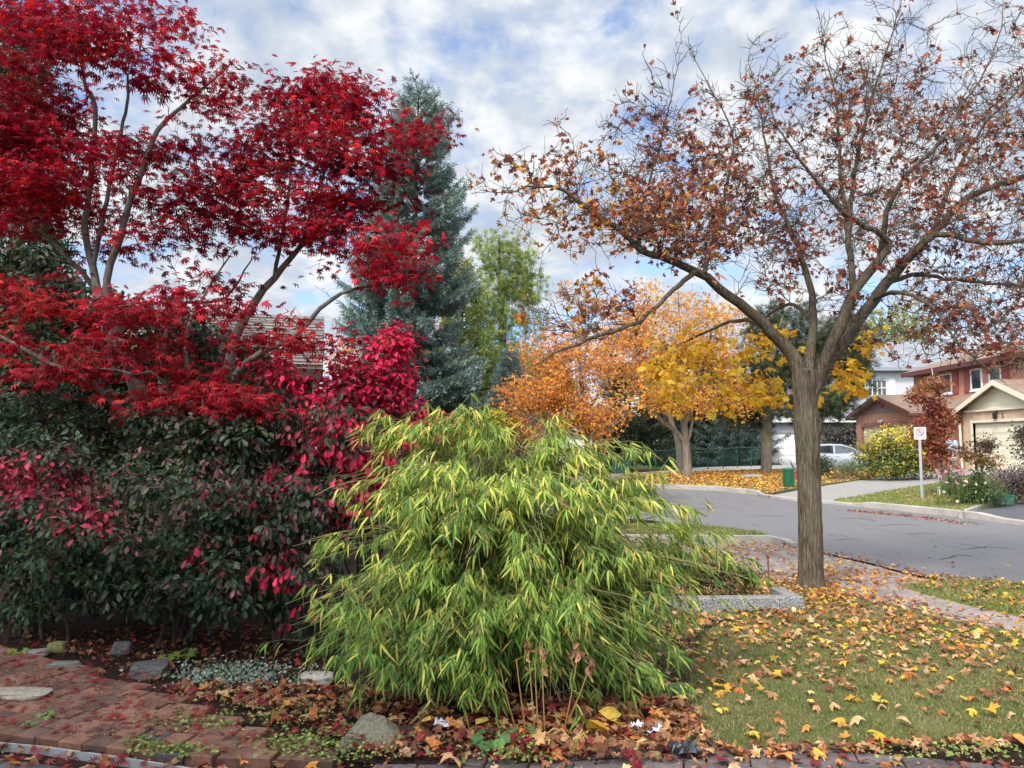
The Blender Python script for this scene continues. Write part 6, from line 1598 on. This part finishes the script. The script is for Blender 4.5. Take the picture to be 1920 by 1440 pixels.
# ------------------------------------------------------------------ grass blades and fallen leaves
def blades(name, poly, n, label, cols, hgt_=(.025, .05), z0=.0, wd=.0035, ymax=None, parent=None):
    P = rand_in(poly, n); lf = MB()
    v = [(-1, 0, 0), (1, 0, 0), (.6, 0.6, .12), (-.6, .6, .12), (0, 1, .35)]
    N = len(P); P3 = np.concatenate([P, np.full((N, 1), z0)], 1)
    P3[:, 2] += np.array([hgt(a, b) for a, b in P]) if P[:, 1].max() > 19 else 0
    ax = unit(np.array((0, 0, 1)) + rng.normal(size=(N, 3)) * .42); M = frames(ax, rdir(N))
    h = rng.uniform(*hgt_, N)
    M = np.stack([M[:, :, 0] * (wd * rng.uniform(.7, 1.3, N))[:, None], M[:, :, 1] * h[:, None], M[:, :, 2] * h[:, None]], 2)
    tone = np.array([mnoise.noise(Vector((a * 1.3, b * 1.3, 2))) + .5 * mnoise.noise(Vector((a * 5, b * 5, 7))) for a, b in P])
    C = np.where((rng.random(N) < .42 - .5 * tone)[:, None], pal([(.33, .27, .13), (.27, .23, .10), (.40, .33, .17)], N, .15), pal(cols, N, .18))
    lf.inst(v, [[0, 1, 2, 3], [3, 2, 4]], M, P3, C)
    return tag(lf.build(name, M_GRASS), label, 'grass', None, 'stuff')
lawn_near = [p for p in lawn]
blades('lawn_grass', lawn, 125000, 'short mixed green and straw grass of the front lawn', [(.13, .19, .045), (.10, .155, .04), (.17, .22, .06)], (.016, .036), .0, .0028)
blades('verge_grass', verge, 14000, 'green grass of the verge beside the street', [(.15, .21, .05), (.19, .25, .06)], (.03, .06), -.02, .005)
blades('neighbour_grass', tri, 9000, 'green grass of the strip beyond the driveway', [(.15, .20, .05), (.19, .24, .06)], (.04, .08), .0, .008)
blades('far_grass', r_lawn, 22000, 'green grass around the parking sign', [(.17, .23, .05), (.21, .26, .06), (.14, .19, .045)], (.05, .09), .03, .009)

LEAFT = [leaf_maple(.15, .15, .1), leaf_maple(.35, -.2, .3), leaf_maple(.5, .4, -.3), leaf_maple(-.3, .1, .2), leaf_maple(.8, .2, .5), leaf_maple(.9, -.5, .9), leaf_maple(.2, .75, .3), leaf_maple(1.3, .3, -.8), leaf_oval(.4, .2, .3)]
LC = {'yellow': [(.58, .35, .035), (.52, .28, .035), (.62, .42, .07)], 'tan': [(.46, .26, .12), (.38, .20, .085), (.52, .34, .18)], 'orange': [(.52, .21, .05), (.45, .15, .04)], 'brown': [(.24, .10, .05), (.30, .14, .07), (.18, .07, .04)], 'red': [(.22, .022, .030), (.28, .035, .035), (.16, .018, .025)]}
def litter(mb, P, size, mixw, z=.03, tilt=.28, temps=None, zspread=.012):
    n = len(P)
    if n == 0: return
    P3 = np.array([(a, b, (hgt(a, b) if b > 19 else 0) + z + abs(rng.normal()) * zspread) for a, b in P])
    a = rng.uniform(0, 2 * PI, n); ax = np.stack([np.cos(a), np.sin(a), rng.normal(size=n) * tilt * .5], 1)
    C = pick(n, [LC[k] for k in mixw], [np.full(n, w) for w in mixw.values()])
    scatter_leaves(mb, temps or LEAFT, P3, unit(ax), unit(np.array((0, 0, 1)) + rng.normal(size=(n, 3)) * tilt), rng.uniform(*size, n), C)
def dens_pts(poly, n, f):
    P = rand_in(poly, n * 3); d = np.array([f(*p) for p in P]); k = rng.random(len(P)) < d
    return P[k][:n]
def pxy(x, y, z=0): return x / y * F + CX, HOR + (EYE - z) / y * F
mb = MB()
def flawn(x, y):
    px, py = pxy(x, y)
    t = min(1, max(0, (1320 - py) / 165)); base = .04 + .95 * t ** 1.4
    if px > 1560: base *= 1.0
    return min(1, base * (1 + 1.5 * mnoise.noise(Vector((x * 1.6, y * 1.6, 3)))))
P = dens_pts(lawn, 1800, flawn)
litter(mb, P, (.028, .055), {'yellow': .22, 'tan': .44, 'orange': .14, 'brown': .26}, .03, .42)
wk = [p for p in near_walk]
def fwalk(x, y):
    px, py = pxy(x, y)
    if y < 4.5: return 0
    q = .55 + .9 * mnoise.noise(Vector((x * .8, y * .8, 9)))
    q += .5 * math.exp(-((px - 1560) / 160) ** 2 - ((py - 1120) / 40) ** 2)
    return min(1, max(.08, q * (1 - .55 * (1560 < px < 1800 and 1030 < py < 1105)))) * (.55 if py < 1060 else 1)
P = dens_pts(wk, 3600, fwalk); litter(mb, P, (.035, .062), {'tan': .36, 'yellow': .2, 'orange': .2, 'brown': .24}, -.02, .2)
P = dens_pts(wk, 4200, lambda x, y: min(1, fwalk(x, y) + .15)); litter(mb, P, (.014, .034), {'tan': .45, 'orange': .15, 'brown': .35, 'red': .08}, -.03, .15)
P = dens_pts(verge, 330, lambda x, y: .6); litter(mb, P, (.04, .065), {'yellow': .5, 'tan': .3, 'brown': .2}, .03)
tree_ring = [(4.0, 8.0), (3.2, 8.9), (4.2, 9.2), (3.9, 7.6)]
P = np.stack([rng.normal(gp(1525, 1112)[0], .35, 260), rng.normal(gp(1525, 1112)[1], .3, 260)], 1); litter(mb, P, (.035, .06), {'yellow': .45, 'orange': .3, 'tan': .2, 'brown': .1}, .015, .4)
P = np.stack([rng.uniform(gp(1290, 1140)[0], gp(1500, 1140)[0], 300), rng.uniform(7.35, 8.6, 300)], 1); litter(mb, P, (.035, .06), {'yellow': .25, 'orange': .3, 'tan': .3, 'brown': .3}, .01, .4)
P = dens_pts(road, 420, lambda x, y: (.9 if y < 12 and x < 7.5 else .12) if 8 < y < 24 else 0); litter(mb, P, (.03, .055), {'tan': .6, 'brown': .2, 'yellow': .2}, -.09, .2)
# leaves gathered in the gutters
G = np.array(ROAD_NEAR); P = []
for _ in range(260):
    i = random.randint(0, 4); t = random.random(); q = G[i] * (1 - t) + G[i + 1] * t; P.append(q + rng.normal(size=2) * .12)
litter(mb, np.array(P), (.03, .05), {'brown': .6, 'tan': .3, 'red': .1}, -.08, .3)
G = np.array([gh(*p) for p in ((1820, 974), (1720, 962), (1650, 955), (1590, 950))]); P = []
for _ in range(420):
    i = random.randint(0, 2); t = random.random(); q = G[i] * (1 - t) + G[i + 1] * t; P.append(q + rng.normal(size=2) * .13)
litter(mb, np.array(P), (.03, .055), {'brown': .6, 'red': .2, 'tan': .2}, -.09, .3)
P = dens_pts(leaf_lawn, 7500, lambda x, y: min(1, .75 + .8 * mnoise.noise(Vector((x * .6, y * .6, 5)))) * (1 if x / y * F + CX < 1480 else .35)); litter(mb, P, (.06, .11), {'yellow': .55, 'orange': .3, 'tan': .25, 'brown': .1}, .03, .35)
P = dens_pts(r_lawn, 150, lambda x, y: .5); litter(mb, P, (.05, .08), {'yellow': .4, 'tan': .3, 'brown': .3}, .07)
c = at(1758, 922, 23.0); P = np.stack([rng.normal(c[0], .6, 160), rng.normal(22.4, .5, 160)], 1); litter(mb, P, (.05, .08), {'red': .5, 'brown': .4}, .06)
c = gh(1290, 892); P = np.stack([rng.normal(c[0], 1.6, 900), rng.normal(c[1], 1.2, 900)], 1); litter(mb, P, (.07, .11), {'yellow': .5, 'orange': .4, 'tan': .1}, .04, .35)
# bed and brick paving: brown maple and red star leaves
bedn = [gp(*p) for p in ((280, 1300), (450, 1290), (640, 1300), (900, 1320), (1180, 1310), (1300, 1300), (1320, 1400), (1200, 1425), (1000, 1440), (720, 1440), (560, 1370), (430, 1330))]
litter(mb, rand_in(bedn, 950), (.030, .055), {'brown': .45, 'red': .22, 'tan': .22, 'orange': .1}, .045, .5, None, .02)
bedr = [gp(*p) for p in ((1080, 1330), (1260, 1300), (1330, 1405), (1200, 1440), (1000, 1440), (880, 1390))]
litter(mb, rand_in(bedr, 420), (.035, .06), {'brown': .55, 'tan': .2, 'orange': .15, 'red': .1}, .05, .5, None, .025)
dark = [gp(*p) for p in ((0, 1200), (300, 1180), (560, 1180), (640, 1290), (450, 1290), (280, 1290), (100, 1230))]
litter(mb, rand_in(dark, 420), (.02, .045), {'brown': .7, 'red': .3}, .04, .4)
STAR = [leaf_star(.3), leaf_star(.6), leaf_star(-.3), leaf_star(.1)]
bricks = [gp(*p) for p in ((-200, 1260), (0, 1240), (270, 1290), (420, 1330), (700, 1390), (720, 1440), (400, 1440), (0, 1385), (-300, 1350))]
litter(mb, rand_in(bricks, 420), (.028, .05), {'red': .85, 'brown': .15}, .068, .3, STAR)
pw = [gp(*p) for p in ((-200, 1395), (0, 1395), (420, 1440), (1300, 1408), (1920, 1390), (1920, 1480), (0, 1480))]
litter(mb, rand_in(bricks, 1500), (.006, .018), {'brown': .6, 'red': .25, 'tan': .2}, .066, .4, [leaf_quad(.3), leaf_oval(.3, .2, .2)], .004)
litter(mb, rand_in(bedn, 2200), (.008, .026), {'brown': .6, 'red': .2, 'tan': .25}, .04, .5, [leaf_quad(.3), leaf_oval(.3, .2, .2), LEAFT[1]], .012)
litter(mb, rand_in(dark, 900), (.008, .026), {'brown': .8, 'red': .1, 'tan': .1}, .035, .5, [leaf_quad(.3), leaf_oval(.3, .2, .2)], .01)
litter(mb, rand_in(pw, 900), (.006, .02), {'brown': .6, 'tan': .4}, .018, .4, [leaf_quad(.3), leaf_oval(.3, .2, .2)], .004)
litter(mb, rand_in(pw, 160), (.03, .055), {'brown': .4, 'red': .3, 'tan': .4, 'orange': .2}, .025, .35)
pl = [gp(*p) for p in ((0, 1400), (420, 1440), (420, 1470), (0, 1470))]
litter(mb, rand_in(pl, 60), (.03, .05), {'red': 1}, .02, .3, STAR)
pe = [gp(*p) for p in ((1290, 1410), (1600, 1402), (1920, 1388), (1920, 1405), (1600, 1420), (1290, 1430))]
litter(mb, rand_in(pe, 120), (.03, .055), {'brown': .5, 'tan': .3, 'orange': .2}, .03, .4)
tag(mb.build('leaf_litter', M_LIT), 'carpet of fallen autumn leaves over lawn, pavement, bed and street', 'fallen leaves', None, 'stuff')

# conspicuous single leaves, each an object of its own
def one_leaf(px, py, s, kind, label, z=.04, temps=None, group=None, name='fallen_leaf', tilt=.2, seed=None):
    x, y = gp(px, py, z); tv, tf = (temps or LEAFT)[random.randrange(len(temps or LEAFT))]
    a = random.uniform(0, 2 * PI)
    M = frames(np.array([(math.cos(a), math.sin(a), .05)]), unit(np.array([(random.gauss(0, tilt), random.gauss(-.15, tilt), 1)]))) * s
    o = MB().inst(tv, tf, M, np.array([(x, y, z + s * .15)]), pal(LC[kind], 1, .08)).build(name, M_LIT, base=(x, y, z))
    return tag(o, label, 'leaf', group)
big_ = [(1650, 1376, .07, 'yellow', 'bright yellow maple leaf near the lower right lawn edge beside the walkway'), (1412, 1372, .06, 'yellow', 'golden-brown and yellow leaf on the green lawn near its front edge'), (1588, 1242, .065, 'yellow', 'bright yellow maple leaf in the middle of the lawn'), (1853, 1333, .075, 'yellow', 'large bright yellow leaf at the right side of the lawn'), (1524, 1404, .075, 'yellow', 'upright yellow-orange leaf standing at the front lawn edge'), (1895, 1382, .09, 'orange', 'big orange-brown leaf at the lower right corner of the lawn'), (1320, 1303, .075, 'tan', 'pale tan maple leaf lying alone near the bamboo side of the lawn'), (1450, 1300, .065, 'tan', 'pale tan leaf lying alone left of the lawn middle'), (1560, 1318, .065, 'tan', 'cream-tan maple leaf lying on green grass below the lawn middle'), (1613, 1352, .07, 'tan', 'tan leaf with lobes raised above the lower lawn'), (1680, 1352, .08, 'tan', 'paired tan-orange leaf right of the lobed tan leaf'), (1415, 1260, .08, 'brown', 'crumpled reddish-brown leaf left of the lawn middle'), (1345, 1275, .08, 'brown', 'dark brown curled leaf beside the bamboo foliage'), (1468, 1418, .08, 'orange', 'orange-brown leaf lying on the walkway below the lawn'), (1368, 1436, .06, 'tan', 'small yellow-tan leaf on the walkway at the bottom edge'), (1890, 1288, .08, 'brown', 'reddish-brown curled leaf at the right edge of the lawn'), (1770, 1302, .075, 'brown', 'broad brown leaf in the right half of the lawn'), (1700, 1262, .075, 'orange', 'orange-tan leaf raised above the grass right of the yellow leaf'), (1350, 1243, .07, 'tan', 'flat tan leaf near the planter edge end of the lawn'), (1388, 1240, .06, 'tan', 'small tan leaf right of the flat tan leaf')]
for b in big_: one_leaf(*b)
BR = [leaf_oval(.42, .1, .3), leaf_oval(.45, -.1, .2)]
for px, py, s, lab in ((1122, 1340, .13, 'big bright yellow leaf standing up in the litter right of the dry stalks'), (1142, 1378, .15, 'big yellow leaf hanging low in the litter below the upright yellow leaf'), (1172, 1368, .09, 'smaller yellow leaf beside the white plastic scrap'), (917, 1355, .09, 'yellow leaf lying in brown litter right of the wedge stone'), (805, 1345, .07, 'small yellow leaf just above the wedge stone')):
    one_leaf(px, py, s, 'yellow', lab, .09, BR, None, 'fallen_leaf', .8)
one_leaf(847, 1425, .095, 'tan', 'large tan maple leaf at the bottom edge among weeds', .06)
one_leaf(592, 1438, .06, 'orange', 'orange leaf on the red bricks at the bottom edge', .07)
one_leaf(805, 1400, .065, 'orange', 'orange-red leaf lying below the wedge stone', .06)
one_leaf(510, 1338, .075, 'orange', 'orange leaf on the bed edge above the red bricks', .07)
# further single leaves, nothing tells those of one colour and place apart
for kind, cnt, adj in (('yellow', 28, 'yellow'), ('tan', 45, 'pale tan'), ('orange', 16, 'orange'), ('brown', 30, 'brown')):
    P = dens_pts(lawn, 400, lambda x, y: .9 if 1190 < pxy(x, y)[1] < 1400 and 1300 < pxy(x, y)[0] < 1930 else 0)[:cnt]
    for p in P:
        q = pxy(*p); one_leaf(q[0], q[1], random.uniform(.034, .058), kind, adj + ' fallen maple leaf lying on the grass of the front lawn', .035, None, adj + ' leaves scattered on the front lawn')
P = rand_in(bricks, 60)
for p in P:
    q = pxy(*p, .07); one_leaf(q[0], q[1], random.uniform(.032, .052), 'red', 'dark red star-shaped maple leaf lying on the red brick paving', .066, STAR, 'red star-shaped leaves on the brick paving')
P = rand_in(pl, 14)
for p in P:
    q = pxy(*p, .03); one_leaf(q[0], q[1], random.uniform(.035, .052), 'red', 'red star-shaped leaf lying on the grey pavers outside the metal edging', .016, STAR, 'red leaves on the grey pavers')
